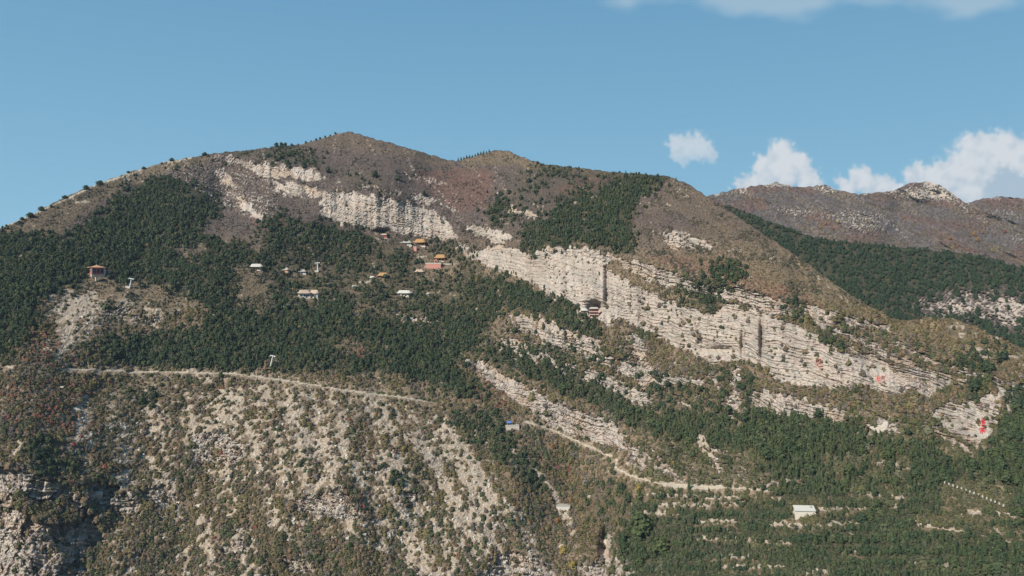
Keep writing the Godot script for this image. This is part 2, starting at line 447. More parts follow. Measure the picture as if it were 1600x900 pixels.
	# roads and paths
	for p in ROADS:
		band("road", 1.0, 3.2, p)
		band(W, 0.0, 7.0, p)
		var front := []
		for q in p:
			front.append([q[0], q[1] + 7])
		band(W, 0.05, 10.0, front)
		band("bare", 0.6, 16.0, p)
	band("road", 1.0, 6.0, [[1040, 757], [1080, 760], [1130, 761]])
	for p in [[[-20, 365], [10, 352], [60, 332], [110, 308], [150, 290], [190, 276], [220, 266], [240, 257], [300, 247]], [[192, 277], [208, 282]], [[115, 309], [122, 317], [140, 314]], [[470, 225], [500, 217], [522, 210], [540, 207]]]:
		band("road", 0.62, 2.5, p)
	for p in [[[1430, 815], [1470, 825], [1520, 832], [1560, 842], [1610, 856]], [[1060, 628], [1080, 634]], [[440, 480], [470, 468]], [[560, 442], [590, 438]]]:
		band("road", 0.7, 2.5, p)
		band(W, 0.1, 4.0, p)
	# terraces of the planted slope
	for p in [[[1010, 772], [1100, 776], [1220, 780]], [[1030, 790], [1110, 788], [1160, 786]], [[1000, 802], [1060, 800]], [[1090, 842], [1140, 840], [1200, 846]], [[1110, 868], [1200, 870]], [[1130, 885], [1230, 886]], [[1330, 770], [1420, 778]], [[1200, 818], [1260, 822], [1340, 814]], [[1430, 818], [1500, 826]], [[1200, 848], [1240, 846]], [[1280, 795], [1400, 790]], [[1190, 760], [1260, 745]], [[1370, 722], [1430, 732]], [[1250, 895], [1300, 892]], [[1080, 815], [1150, 812]], [[1310, 862], [1360, 865]], [[1420, 880], [1500, 884]], [[1500, 800], [1600, 805]], [[1484, 511], [1504, 511]], [[1500, 524], [1530, 522]], [[1545, 531], [1565, 529]], [[1505, 545], [1570, 547]], [[1520, 558], [1600, 556]]]:
		band("bench", 1.0, 4.0, p)
		var lower := []
		for q in p:
			lower.append([q[0], q[1] + 6])
		band(W, 0.22, 10.0, lower)
	# tints of the thin cover: dry grass, red leaves, bare earth
	area("tan", 0.9, [[-20, 340], [0, 352], [100, 300], [230, 255], [330, 238], [330, 250], [250, 270], [180, 300], [120, 340], [90, 370], [-20, 380]])
	area("tan", 0.5, [[470, 225], [545, 202], [620, 224], [710, 250], [700, 262], [600, 240], [520, 230]])
	area("tan", 0.9, [[720, 246], [790, 230], [850, 252], [1030, 268], [1010, 276], [850, 268], [790, 256], [730, 262]])
	area("tan", 0.5, [[1050, 276], [1120, 312], [1280, 425], [1400, 505], [1440, 500], [1600, 540], [1600, 600], [1480, 570], [1400, 520], [1200, 450], [1150, 400], [1060, 330], [1000, 330]])
	area("tan", 1.0, [[1430, 500], [1490, 498], [1620, 548], [1620, 595], [1500, 560]])
	area("red", 0.6, [[640, 268], [720, 262], [770, 268], [760, 320], [720, 330], [690, 310]])
	area("red", 0.5, [[850, 300], [940, 270], [980, 280], [900, 305]])
	area("red", 0.85, [[400, 340], [450, 345], [455, 362], [425, 362], [395, 350]])
	area("red", 0.28, [[0, 590], [140, 590], [150, 690], [60, 690], [0, 660]])
	area("red", 0.8, [[100, 690], [125, 682], [132, 694], [105, 705]])
	area("red", 0.45, [[735, 590], [790, 600], [800, 640], [770, 640], [740, 610]])
	area("red", 0.55, [[530, 545], [585, 545], [580, 565], [535, 562]])
	area("red", 0.45, [[1000, 400], [1120, 400], [1300, 480], [1250, 480], [1120, 440]])
	area("red", 0.4, [[40, 515], [120, 540], [90, 575], [30, 570]])
	# dressed faces that carry lettering
	area("smooth", 1.0, [[1268, 556], [1292, 556], [1292, 582], [1268, 582]])
	area("smooth", 1.0, [[1364, 580], [1390, 580], [1390, 604], [1364, 604]])
	area("smooth", 1.0, [[1524, 644], [1546, 644], [1546, 686], [1524, 686]])
	for s in cover:
		var im: Image = cover[s]
		if s != "road" and s != "bench":
			im.resize(LW / 2, LH / 2, Image.INTERPOLATE_BILINEAR)
			im.resize(LW, LH, Image.INTERPOLATE_BILINEAR)
		K[s] = im.get_data()
	var soft: Image = cover["rock"].duplicate()
	soft.resize(LW / 4, LH / 4, Image.INTERPOLATE_BILINEAR)
	soft.resize(LW, LH, Image.INTERPOLATE_CUBIC)
	K["rock_soft"] = soft.get_data()

func at_map(d: PackedByteArray, u: float, v: float) -> float:
	var x := clampf((u - LU0) / LS - 0.5, 0.0, LW - 1.001)
	var y := clampf((v - LV0) / LS - 0.5, 0.0, LH - 1.001)
	var i := int(x)
	var j := int(y)
	var fx := x - i
	var fy := y - j
	var k := j * LW + i
	return ((d[k] * (1.0 - fx) + d[k + 1] * fx) * (1.0 - fy) + (d[k + LW] * (1.0 - fx) + d[k + LW + 1] * fx) * fy) / 255.0

# ------------------------------------------------------------------ terrain
const TOP_A := [[-170, 434], [0, 357], [50, 335], [100, 308], [150, 288], [200, 270], [235, 259], [270, 250], [330, 240], [390, 234], [430, 229], [470, 226], [500, 217], [530, 208], [550, 206], [580, 216], [620, 226], [660, 238], [700, 250], [712, 252], [740, 244], [775, 234], [795, 236], [820, 247], [850, 256], [900, 262], [950, 268], [1000, 272], [1030, 274], [1050, 277], [1075, 288], [1110, 310], [1150, 337], [1200, 370], [1250, 403], [1300, 441], [1340, 468], [1390, 496], [1420, 502], [1450, 496], [1490, 498], [1530, 514], [1600, 545], [1770, 620]]
const BASE_A := [[-170, 650], [0, 645], [200, 645], [400, 652], [700, 672], [860, 690], [930, 680], [1000, 640], [1150, 585], [1300, 555], [1600, 520], [1770, 500]]
const TOP_B := [[1030, 380], [1075, 345], [1110, 326], [1140, 323], [1180, 337], [1220, 354], [1270, 370], [1300, 376], [1400, 386], [1500, 396], [1560, 408], [1600, 420], [1770, 470]]
const TOP_C := [[1050, 318], [1115, 304], [1140, 298], [1170, 292], [1215, 285], [1240, 291], [1265, 292], [1288, 288], [1310, 298], [1340, 303], [1380, 300], [1400, 296], [1415, 289], [1430, 285], [1450, 284], [1470, 289], [1486, 302], [1510, 318], [1540, 309], [1570, 307], [1600, 310], [1680, 330], [1770, 320]]

func bump(u: float, v: float, cu: float, cv: float, ru: float, rv: float) -> float:
	var q := (u - cu) * (u - cu) / (ru * ru) + (v - cv) * (v - cv) / (rv * rv)
	return exp(-q)

func lay(d: Dictionary, u0: float, u1: float, v1: float, step: float, top: Array, kind: int) -> void:
	# distances of one hillside: going up each line of sight, the ground runs back as its steepness says
	var nu := int((u1 - u0) / step) + 1
	var nv := int((v1 - 200.0) / step / (1.45 if kind else 1.12))
	d.u0 = u0
	d.du = step
	d.nu = nu
	d.nv = nv
	d.v1 = v1
	var tops := PackedFloat32Array()
	tops.resize(nu)
	var lnz := PackedFloat32Array()
	lnz.resize(nu * nv)
	var rock: PackedByteArray = K["rock_soft"]
	var road: PackedByteArray = K["road"]
	var bench: PackedByteArray = K["bench"]
	for i in nu:
		var u := u0 + i * step
		var vt := along(top, u) + noise_warp.get_noise_1d(u * 1.3) * 1.6
		tops[i] = vt
		var dv := (v1 - vt) / (nv - 1)
		var dt := dv / F
		var l: float
		if kind == 0:
			l = log(along(BASE_A, u))
		elif kind == 1:
			l = log(lerpf(1000.0, 900.0, clampf((u - 1050.0) / 500.0, 0.0, 1.0)))
		else:
			l = log(1750.0)
		for j in range(nv - 1, -1, -1):
			var v := vt + dv * j
			var t := (CY - v) / F
			var s := 0.7
			if kind == 0:
				s = 0.78 - 0.16 * smoothstep(900.0, 240.0, v)
				s = lerpf(s, 0.62, smoothstep(880.0, 1060.0, u) * smoothstep(560.0, 700.0, v))
				s = lerpf(s, 2.6, at_map(rock, u, v))
				var rd := at_map(road, u, v)
				if rd > 0.05:
					s = lerpf(s, 0.22, rd)
				var bn := at_map(bench, u, v)
				if bn > 0.05:
					s = lerpf(s, 2.4, bn)
			elif kind == 1:
				s = 0.62
			else:
				s = 0.52
				if v < 320.0 and u > 1400.0 and u < 1500.0:
					s = lerpf(0.52, 2.4, bump(u, v, 1445.0, 304.0, 46.0, 14.0))
			l += dt / maxf(s - t, 0.1)
			lnz[i * nv + j] = l + log(0.66 - t)
	# neighbouring lines agree on the broad shape; steps such as cliffs stay where they are
	var near_ := run_mean(lnz, nu, nv, 10 if kind == 0 else 5)
	var wide := run_mean(lnz, nu, nv, 70)
	var out := PackedFloat32Array()
	out.resize(nu * nv)
	var rad := 44
	for i in nu:
		var acc := 0.0
		for j in range(-rad, rad):
			var q := i * nv + clampi(j, 0, nv - 1)
			acc += near_[q] - wide[q]
		for j in nv:
			var q := i * nv + mini(j + rad, nv - 1)
			acc += near_[q] - wide[q]
			q = i * nv + j
			out[q] = near_[q] - acc / (2.0 * rad + 1.0) - log(0.66 - (CY - lerpf(tops[i], v1, float(j) / (nv - 1))) / F)
			q = i * nv + maxi(j - rad, 0)
			acc -= near_[q] - wide[q]
	d.tops = tops
	d.lnz = out

func run_mean(a: PackedFloat32Array, nu: int, nv: int, rad: int) -> PackedFloat32Array:
	var out := PackedFloat32Array()
	out.resize(nu * nv)
	for j in nv:
		var acc := 0.0
		for i in range(-rad, rad):
			acc += a[clampi(i, 0, nu - 1) * nv + j]
		for i in nu:
			acc += a[mini(i + rad, nu - 1) * nv + j]
			out[i * nv + j] = acc / (2.0 * rad + 1.0)
			acc -= a[maxi(i - rad, 0) * nv + j]
	return out

func openness(x: float, y: float, sc: float) -> float:
	# stony ground between the shrubs: lanes of loose stone down the slope, and patches of a few metres
	var lane := noise_warp.get_noise_2d((x + y * 0.7) * 0.75, (y - x * 0.7) * 0.12)
	var spot := noise_fine.get_noise_2d(x * 0.30 + 7.0, y * 0.36)
	return smoothstep(0.36, 0.56, sc * 0.95 + lane * 0.34 + spot * 0.42)

func relief_and_mesh(d: Dictionary, kind: int) -> void:
	var nu: int = d.nu
	var nv: int = d.nv
	var u0: float = d.u0
	var du: float = d.du
	var v1: float = d.v1
	var tops: PackedFloat32Array = d.tops
	var lnz: PackedFloat32Array = d.lnz
	var back := 12
	var rows := nv + back
	var pos := PackedVector3Array()
	pos.resize(nu * rows)
	var col := PackedColorArray()
	col.resize(nu * rows)
	var cls := PackedByteArray()
	cls.resize(nu * rows)
	var k_rock: PackedByteArray = K["rock"]
	var k_scree: PackedByteArray = K["scree"]
	var k_road: PackedByteArray = K["road"]
	var k_forest: PackedByteArray = K["forest"]
	var k_tan: PackedByteArray = K["tan"]
	var k_red: PackedByteArray = K["red"]
	var k_bench: PackedByteArray = K["bench"]
	var k_smooth: PackedByteArray = K["smooth"]
	var k_face: PackedByteArray = K["face"]
	var k_mixed: PackedByteArray = K["mixed"]
	var k_bare: PackedByteArray = K["bare"]
	var limestone := Color(0.46, 0.40, 0.345)
	var limestone_pink := Color(0.44, 0.365, 0.32)
	var limestone_grey := Color(0.37, 0.345, 0.315)
	var soil := Color(0.375, 0.30, 0.225)
	var earth := Color(0.19, 0.145, 0.10)
	var heath := Color(0.110, 0.086, 0.078)
	var dry := Color(0.165, 0.128, 0.082)
	var rust := Color(0.16, 0.085, 0.065)
	var litter := Color(0.056, 0.054, 0.034)
	var roadc := Color(0.46, 0.40, 0.32)
	for i in nu:
		var u := u0 + i * du
		var vt: float = tops[i]
		var dv := (v1 - vt) / (nv - 1)
		for j in nv:
			var v := vt + dv * j
			var z := exp(lnz[i * nv + j])
			var sx := (u - CX) / F
			var sy := (CY - v) / F
			var x := sx * z
			var y := sy * z
			var rel := 0.0
			var c: Color
			var cl := 0
			# broad hollows and ribs
			if kind == 0:
				var g := 0.0
				g += 0.05 * bump(u, v, 735.0, 420.0, 85.0, 140.0)          # ravine below the saddle
				g += 0.02 * bump(u, v, 715.0, 270.0, 60.0, 50.0)
				g += 0.06 * bump(u, v, 560.0, 430.0, 160.0, 70.0)           # bowl of the temples
				g -= 0.06 * bump(u, v, 1100.0, 360.0, 110.0, 110.0)         # the bare spur
				g -= 0.012 * bump(u, v, 230.0, 480.0, 120.0, 80.0)
				g += 0.045 * bump(u, v, 890.0, 800.0, 70.0, 120.0)           # ravine
				g -= 0.02 * bump(u, v, 520.0, 760.0, 170.0, 140.0)
				g += 0.04 * bump(u, v, 350.0, 300.0, 50.0, 60.0)
				g -= 0.022 * bump(u, v, 75.0, 890.0, 65.0, 100.0)           # crag
				g += 0.008 * bump(u, v, 620.0, 830.0, 40.0, 120.0)
				# the cave with the hanging temple, clefts in the long cliff
				g += 0.030 * bump(u, v, 931.0, 481.0, 12.0, 10.0)
				g += 0.012 * bump(u, v, 948.0, 450.0, 3.5, 40.0)
				g += 0.014 * bump(u, v, 1190.0, 528.0, 3.0, 30.0)
				g += 0.010 * bump(u, v, 1160.0, 535.0, 3.0, 22.0)
				g += 0.008 * bump(u, v, 1116.0, 475.0, 6.0, 18.0)
				g += 0.012 * bump(u, v, 1125.0, 545.0, 26.0, 5.0)
				g += 0.010 * bump(u, v, 1512.0, 672.0, 10.0, 4.0)
				g += 0.030 * bump(u, v, 945.0, 845.0, 9.0, 35.0)
				g += 0.014 * bump(u, v, 596.0, 361.0, 10.0, 4.0)
				rel += g * z
			var big := noise_big.get_noise_2d((x + y * 0.6) * 0.8, (y - x * 0.5) * 0.55)
			rel += big * (9.0 if kind == 0 else 12.0)
			# edges of the ground cover wander
			var wu := u + noise_warp.get_noise_2d(u, v) * 7.0
			var wv := v + noise_warp.get_noise_2d(u + 400.0, v) * 5.0
			var bed := y + 0.31 * x + noise_big.get_noise_3d(x, y, z) * 8.0     # height above the bedding
			var n1 := noise_fine.get_noise_2d(x * 0.5, bed * 0.9)
			var n2 := noise_fine.get_noise_2d(x * 1.6 + 70.0, (y + z) * 1.1)
			if kind == 0:
				var rk := at_map(k_rock, wu, wv)
				var mixed := at_map(k_mixed, wu, wv)
				var beds := noise_line.get_noise_1d(bed * 0.55)
				if mixed > 0.05:
					rk = maxf(rk, mixed * smoothstep(0.0, 0.25, beds + n1 * 0.5 - 0.05) * 1.1)
				rk = smoothstep(0.32, 0.62, rk + n1 * 0.22 + n2 * 0.08)
				var sc := at_map(k_scree, wu, wv)
				sc = openness(x, y, sc)
				var road := smoothstep(0.30, 0.52, at_map(k_road, u, v + noise_warp.get_noise_1d(u * 0.8) * 1.0) + n2 * 0.25 + noise_warp.get_noise_2d(u * 0.6, v) * 0.2)
				var bm := at_map(k_bench, u + n2 * 3.0, v + n1 * 2.0)
				var bench := smoothstep(0.02, 0.3, bm) * smoothstep(0.42, 0.7, bm + noise_warp.get_noise_2d(u * 0.9, v * 0.5) * 0.75 + n2 * 0.3 + 0.13)
				var fo := at_map(k_forest, wu, wv)
				var dry_w := at_map(k_tan, wu, wv)
				var red_w := at_map(k_red, wu, wv)
				var upper := smoothstep(430.0, 340.0, v)
				c = earth.lerp(heath, upper)
				c = c.lerp(dry, clampf(dry_w * (0.75 + n1 * 0.7), 0.0, 1.0))
				c = c.lerp(rust, clampf(red_w * (0.8 + n1), 0.0, 1.0))
				c = c.lerp(litter, clampf(fo * 0.9, 0.0, 1.0))
				c = c.lerp(soil.lerp(Color(0.41, 0.365, 0.31), smoothstep(-0.1, 0.4, n1) * 0.8), sc)
				c = c.lerp(soil, at_map(k_bare, wu, wv) * smoothstep(-0.2, 0.3, n1 + n2))
				c = c * (1.0 + n2 * 0.35)
				# bedded, jointed limestone: steps, overhangs, blocks
				if rk > 0.01:
					var sm := 1.0 - 0.85 * at_map(k_smooth, u, v)
					var joint := noise_cell.get_noise_2d(x * 1.0 + z * 0.4, bed * 0.62)
					var joint2 := noise_cell2.get_noise_2d(x + z * 0.4, bed * 0.9 + 40.0)
					var flute := noise_fine.get_noise_2d((x + z * 0.3 - y * 0.12) * 0.5 + noise_warp.get_noise_2d(x, y) * 1.5, y * 0.16)
					var face := at_map(k_face, u, v)
					var crack := smoothstep(0.16, 0.0, joint) * 1.5 + smoothstep(0.14, 0.0, joint2) * 1.0
					var slab := noise_slab.get_noise_2d((x + z * 0.4) * 0.5, bed * 0.8)
					var leaf_ := noise_fine.get_noise_2d(x * 0.05 + z * 0.02, bed * 0.95)
					sm *= lerpf(0.62, 1.0, smoothstep(380.0, 440.0, v)) * lerpf(1.0, 0.62, face)
					rel += rk * sm * (beds * lerpf(1.9, 1.3, face) - joint * lerpf(0.5, 0.25, face) + crack * lerpf(0.8, 0.55, face) + slab * lerpf(0.8, 0.5, face) + leaf_ * 1.9 + flute * 0.45 + n1 * lerpf(0.7, 0.4, face) + n2 * lerpf(0.6, 0.35, face))
					if u < 200.0 and v > 700.0:
						rel += rk * (noise_slab.get_noise_2d(x * 0.7 + 31.0, y * 0.5) * 4.0 + noise_slab.get_noise_2d(x * 2.1 + 5.0, y * 1.5) * 1.8 - joint2 * 1.5 + smoothstep(0.2, 0.0, noise_cell.get_noise_2d(x * 0.9 + y * 0.2, y * 0.55)) * 4.0)
					var rc := limestone.lerp(limestone_pink, smoothstep(-0.1, 0.4, noise_warp.get_noise_2d(x * 0.4, bed * 1.4)))
					rc = rc.lerp(limestone_grey, smoothstep(0.0, 0.4, flute + beds * 0.4) * 0.75)
					rc = rc.lerp(Color(0.30, 0.27, 0.235), smoothstep(0.25, 0.6, noise_line.get_noise_2d((x + z * 0.3) * 0.9, y * 0.05 + 9.0)) * 0.6)
					var wash := noise_warp.get_noise_2d((x + z * 0.3) * 0.9, y * 0.16 + 33.0)
					rc = rc.lerp(Color(0.255, 0.225, 0.195), smoothstep(0.15, 0.5, wash) * lerpf(0.5, 0.35, face))
					rc = rc.lerp(Color(0.40, 0.30, 0.22), smoothstep(0.2, 0.5, noise_warp.get_noise_2d(x * 0.3 + 60.0, bed * 0.5)) * lerpf(0.5, 0.15, face))
					rc = rc * (1.0 + n2 * 0.22)
					c = c.lerp(rc, rk)
				if sc > 0.3:
					rel += n2 * sc * 0.8
				rel += n1 * 0.7 * (1.0 - road)
				c = c.lerp(soil.lerp(limestone_grey, 0.4) * (1.0 + n1 * 0.4), bench * 0.9)
				c = c.lerp(roadc, road)
				if road > 0.5:
					cl = 2
				elif rk > 0.5:
					cl = 1
			else:
				var pale := 0.0
				if kind == 1:
					pale = bump(u, v, 1500.0, 478.0, 75.0, 26.0) * 0.55 + bump(u, v, 1590.0, 490.0, 40.0, 34.0) * 0.5
					c = litter.lerp(heath, clampf(pale * 2.0, 0.0, 1.0))
				else:
					var cap := bump(u, v, 1450.0, 303.0, 40.0, 9.0) * 1.3
					pale = cap + 0.5 * bump(u, v, 1217.0, 289.0, 22.0, 6.0) + 0.45 * bump(u, v, 1295.0, 295.0, 18.0, 9.0) + 0.42 * bump(u, v, 1460.0, 290.0, 36.0, 6.0)
					pale += 0.45 * bump(u, v, 1150.0, 301.0, 28.0, 4.0) + 0.4 * bump(u, v, 1500.0, 322.0 + (u - 1500.0) * 0.6, 40.0, 6.0) + 0.34 * bump(u, v, 1570.0, 335.0, 40.0, 16.0) + 0.34 * bump(u, v, 1340.0, 338.0, 60.0, 14.0) + 0.34 * bump(u, v, 1240.0, 330.0, 40.0, 8.0) + 0.32 * bump(u, v, 1355.0, 356.0, 40.0, 14.0) + 0.3 * bump(u, v, 1590.0, 375.0, 30.0, 10.0) + 0.3 * bump(u, v, 1410.0, 365.0 + (u - 1410.0) * 0.8, 26.0, 4.0)
					c = Color(0.125, 0.106, 0.102).lerp(dry, smoothstep(-0.1, 0.5, big) * 0.45)
					c = c.lerp(rust, smoothstep(0.0, 0.5, noise_warp.get_noise_2d(x * 0.09, y * 0.2)) * 0.55)
				var beds := noise_line.get_noise_1d(bed * 0.3)
				if kind == 2:
					pale += 0.36 * smoothstep(9.0, 2.0, v - vt) * smoothstep(-0.1, 0.3, noise_warp.get_noise_1d(u * 0.6))
				var rk := smoothstep(0.36, 0.55, pale + n1 * 0.35 + beds * 0.25 * minf(1.0, pale * 4.0))
				c = c * (1.0 + n1 * 0.5)
				c = c.lerp(limestone * 0.92, rk)
				rel += rk * (beds * 4.0 - noise_cell.get_noise_2d(x * 0.6, bed * 0.5) * 4.0)
				rel += n1 * 1.6
				if kind == 2:
					rel += noise_big.get_noise_2d(x * 0.5 + y * 0.8, y * 0.35) * 28.0 + noise_warp.get_noise_2d(x * 0.5 + y * 0.3, y * 0.3) * 7.0 + 40.0 * bump(u, v, 1400.0, 340.0, 16.0, 60.0) - 40.0 * bump(u, v, 1330.0, 350.0, 40.0, 60.0)
				if rk > 0.5:
					cl = 1
			z += rel
			var at := i * rows + back + j
			pos[at] = Vector3(sx * z, sy * z, -z)
			col[at] = c
			cls[at] = cl
		# the far side of the crest
		var crest := pos[i * rows + back]
		var cc := heath if kind != 1 else litter
		for b in back:
			var k := back - b
			var fall := k * 9.0 + k * k * 1.2
			pos[i * rows + b] = crest + Vector3(crest.x / -crest.z * k * 22.0, -fall, -22.0 * k)
			col[i * rows + b] = cc
			cls[i * rows + b] = 0
	d.pos = pos
	d.rows = rows
	d.back = back
	d.cls = cls
	stage("relief %d" % kind)
	var nor := PackedVector3Array()
	nor.resize(nu * rows)
	for i in nu:
		var il := maxi(i - 1, 0) * rows
		var ir := mini(i + 1, nu - 1) * rows
		for j in rows:
			var dx := pos[ir + j] - pos[il + j]
			var dy := pos[i * rows + maxi(j - 1, 0)] - pos[i * rows + mini(j + 1, rows - 1)]
			nor[i * rows + j] = dx.cross(dy).normalized()
	# each kind of surface is a sheet of its own
	var sheets := [PackedInt32Array(), PackedInt32Array(), PackedInt32Array()]
	for i in nu - 1:
		for j in rows - 1:
			var a := i * rows + j
			var b := a + rows
			var q := maxi(maxi(cls[a], cls[b]), maxi(cls[a + 1], cls[b + 1]))
			if q == 2 and cls[a] + cls[b] + cls[a + 1] + cls[b + 1] < 4:
				q = 0
			sheets[q].append_array(PackedInt32Array([a, b, a + 1, b, b + 1, a + 1]))
	var names: Array = [["mountain_slope", "cliff", "road"], ["wooded_ridge", "ridge_outcrop_rock", ""], ["far_mountain", "far_cliff", ""]][kind]
	for q in 3:
		var idx: PackedInt32Array = sheets[q]
		if idx.is_empty() or names[q] == "":
			continue
		var map := PackedInt32Array()
		map.resize(nu * rows)
		map.fill(-1)
		var p2 := PackedVector3Array()
		var n2 := PackedVector3Array()
		var c2 := PackedColorArray()
		for k in idx.size():
			var s := idx[k]
			if map[s] < 0:
				map[s] = p2.size()
				p2.append(pos[s])
				n2.append(nor[s])
				c2.append(col[s])
			idx[k] = map[s]
		var arr := []
		arr.resize(Mesh.ARRAY_MAX)
		arr[Mesh.ARRAY_VERTEX] = p2
		if q != 1:
			arr[Mesh.ARRAY_NORMAL] = n2
		arr[Mesh.ARRAY_COLOR] = c2
		arr[Mesh.ARRAY_INDEX] = idx
		var mesh := ArrayMesh.new()
		mesh.add_surface_from_arrays(Mesh.PRIMITIVE_TRIANGLES, arr)
		var o := part(names[q], mesh, M.rock if q == 1 else M.ground, self)
		o.set_meta("kind", "structure")

func ground(d: Dictionary, u: float, v: float) -> Vector3:
	var i := clampf((u - d.u0) / d.du, 0.0, d.nu - 1.001)
	var ii := int(i)
	var top: float = d.tops[ii]
	var j := clampf((v - top) / (d.v1 - top) * (d.nv - 1), 0.0, d.nv - 1.001)
	var jj := int(j)
	var p: PackedVector3Array = d.pos
	var a: int = ii * d.rows + d.back + jj
	var r: int = d.rows
	var fi := i - ii
	var fj := j - jj
	return p[a].lerp(p[a + r], fi).lerp(p[a + 1].lerp(p[a + r + 1], fi), fj)

func build_terrain() -> void:
	lay(A, -170.0, 1770.0, 1000.0, 1.3, TOP_A, 0)
	stage("laid")
	relief_and_mesh(A, 0)
	lay(B, 1030.0, 1770.0, 660.0, 2.2, TOP_B, 1)
	relief_and_mesh(B, 1)
	lay(C, 1050.0, 1770.0, 460.0, 1.8, TOP_C, 2)
	relief_and_mesh(C, 2)
	var floor_ := part("valley_floor", PlaneMesh.new(), plain("valley_earth", lin(0.12, 0.11, 0.07)), self, Vector3(0, -420, 0))
	floor_.mesh.size = Vector2(16000, 16000)
	floor_.set_meta("kind", "structure")

# ------------------------------------------------------------------ plants
func clump(st: SurfaceTool, p: Vector3, out: Vector3, size: float, c: Color) -> void:
	# a spray of leaves: two crossing faces turned outward
	var n := (out + Vector3(rng.randf_range(-0.6, 0.6), rng.randf_range(-0.3, 0.7), rng.randf_range(-0.6, 0.6))).normalized()
	var s := n.cross(Vector3.UP if absf(n.y) < 0.9 else Vector3.RIGHT).normalized()
	var t := n.cross(s)
	var a := rng.randf() * TAU
	var e1 := (s * cos(a) + t * sin(a)) * size
	var e2 := (t * cos(a) - s * sin(a)) * size * rng.randf_range(0.5, 0.9)
	st.set_color(c)
	st.add_vertex(p - e1 - n * size * 0.25)
	st.add_vertex(p + e2)
	st.add_vertex(p + e1 - n * size * 0.25)
	st.add_vertex(p - e1 * 0.9 - n * size * 0.3)
	st.add_vertex(p + e1 * 0.8 + n * size * 0.1)
	st.add_vertex(p - e2)

func core(st: SurfaceTool, rings: Array, sides: int, c: Color) -> void:
	# dense inner body: rings of [height, radius], radii uneven
	var pts := []
	for r in rings:
		var ring := []
		for s in sides:
			var a := TAU * s / sides
			var k: float = r[1] * rng.randf_range(0.75, 1.2)
			ring.append(Vector3(cos(a) * k, r[0] + rng.randf_range(-0.03, 0.03), sin(a) * k))
		pts.append(ring)
	for q in pts.size() - 1:
		for s in sides:
			var s2 := (s + 1) % sides
			st.set_color(c * rng.randf_range(0.85, 1.1))
			for p in [pts[q][s], pts[q + 1][s], pts[q][s2], pts[q][s2], pts[q + 1][s], pts[q + 1][s2]]:
				st.add_vertex(p)

func crown_radius(kind: int, h: float) -> float:
	if kind == 0:      # slim conifer
		return 0.24 * pow(1.0 - h, 0.8) * (0.85 + 0.15 * sin(h * 34.0))
	if kind == 1:      # rounder pine
		return 0.36 * sqrt(maxf(0.0, 1.0 - pow(absf(h - 0.42) / 0.58, 2.2)))
	return 0.5 * sqrt(maxf(0.0, 1.0 - h * h))   # bush

func plant_mesh(kind: int, n: int, size: float, trunk: bool, crown := true) -> ArrayMesh:
	# unit height
	var st := SurfaceTool.new()
	st.begin(Mesh.PRIMITIVE_TRIANGLES)
	if trunk:
		st.set_color(Color(0.14, 0.105, 0.08))
		for s in 5:
			var a := TAU * s / 5.0
			var b := TAU * (s + 1) / 5.0
			var r0 := 0.028
			var r1 := 0.008
			var p0 := Vector3(cos(a) * r0, -0.12, sin(a) * r0)
			var p1 := Vector3(cos(b) * r0, -0.12, sin(b) * r0)
			var q0 := Vector3(cos(a) * r1 + 0.01, 0.8, sin(a) * r1)
			var q1 := Vector3(cos(b) * r1 + 0.01, 0.8, sin(b) * r1)
			for p in [p0, q0, p1, p1, q0, q1]:
				st.add_vertex(p)
	if crown:
		var white := Color(1, 1, 1)
		if kind == 0:
			core(st, [[0.12, 0.10], [0.3, 0.15], [0.6, 0.09], [0.9, 0.02]], 6, white * 0.85)
		elif kind == 1:
			core(st, [[0.18, 0.08], [0.32, 0.25], [0.6, 0.26], [0.85, 0.12], [0.93, 0.02]], 6, white * 0.85)
		else:
			core(st, [[-0.25, 0.40], [0.25, 0.36], [0.62, 0.18], [0.72, 0.02]], 6, white * 0.85)
		for k in n:
			var h := rng.randf()
			var y := h
			if kind == 0:
				h = 1.0 - sqrt(1.0 - h * 0.985)
				y = 0.1 + 0.9 * h
			elif kind == 1:
				y = 0.12 + 0.86 * h
			else:
				y = 0.95 * h
			var a := rng.randf() * TAU
			var lobes := 1.0 + 0.22 * sin(a * 3.0 + h * 9.0)
			var r := crown_radius(kind, h) * rng.randf_range(0.62, 1.05) * lobes
			var out := Vector3(cos(a), 0.35 if kind != 0 else -0.05, sin(a))
			var g := rng.randf_range(0.7, 1.3)
			clump(st, Vector3(cos(a) * r, y, sin(a) * r), out, size * rng.randf_range(0.6, 1.15), Color(g, g * rng.randf_range(0.95, 1.05), g * rng.randf_range(0.85, 1.1)))
	return st.commit()

func scatter(called: String, mesh: Mesh, spots: Array, label: String, category: String) -> void:
	# spots: [place, width, height, turn, colour]
	var mm := MultiMesh.new()
	mm.transform_format = MultiMesh.TRANSFORM_3D
	mm.use_colors = true
	mm.mesh = mesh
	mm.instance_count = spots.size()
	for k in spots.size():
		var s: Array = spots[k]
		mm.set_instance_transform(k, Transform3D(Basis(Vector3.UP, s[3]).scaled_local(Vector3(s[1], s[2], s[1])), s[0]))
		mm.set_instance_color(k, s[4])
	var o := MultiMeshInstance3D.new()
	o.name = numbered(called)
	o.multimesh = mm
	o.material_override = M.leaf
	add_child(o)
	o.set_meta("kind", "stuff")
	tag(o, label, category)

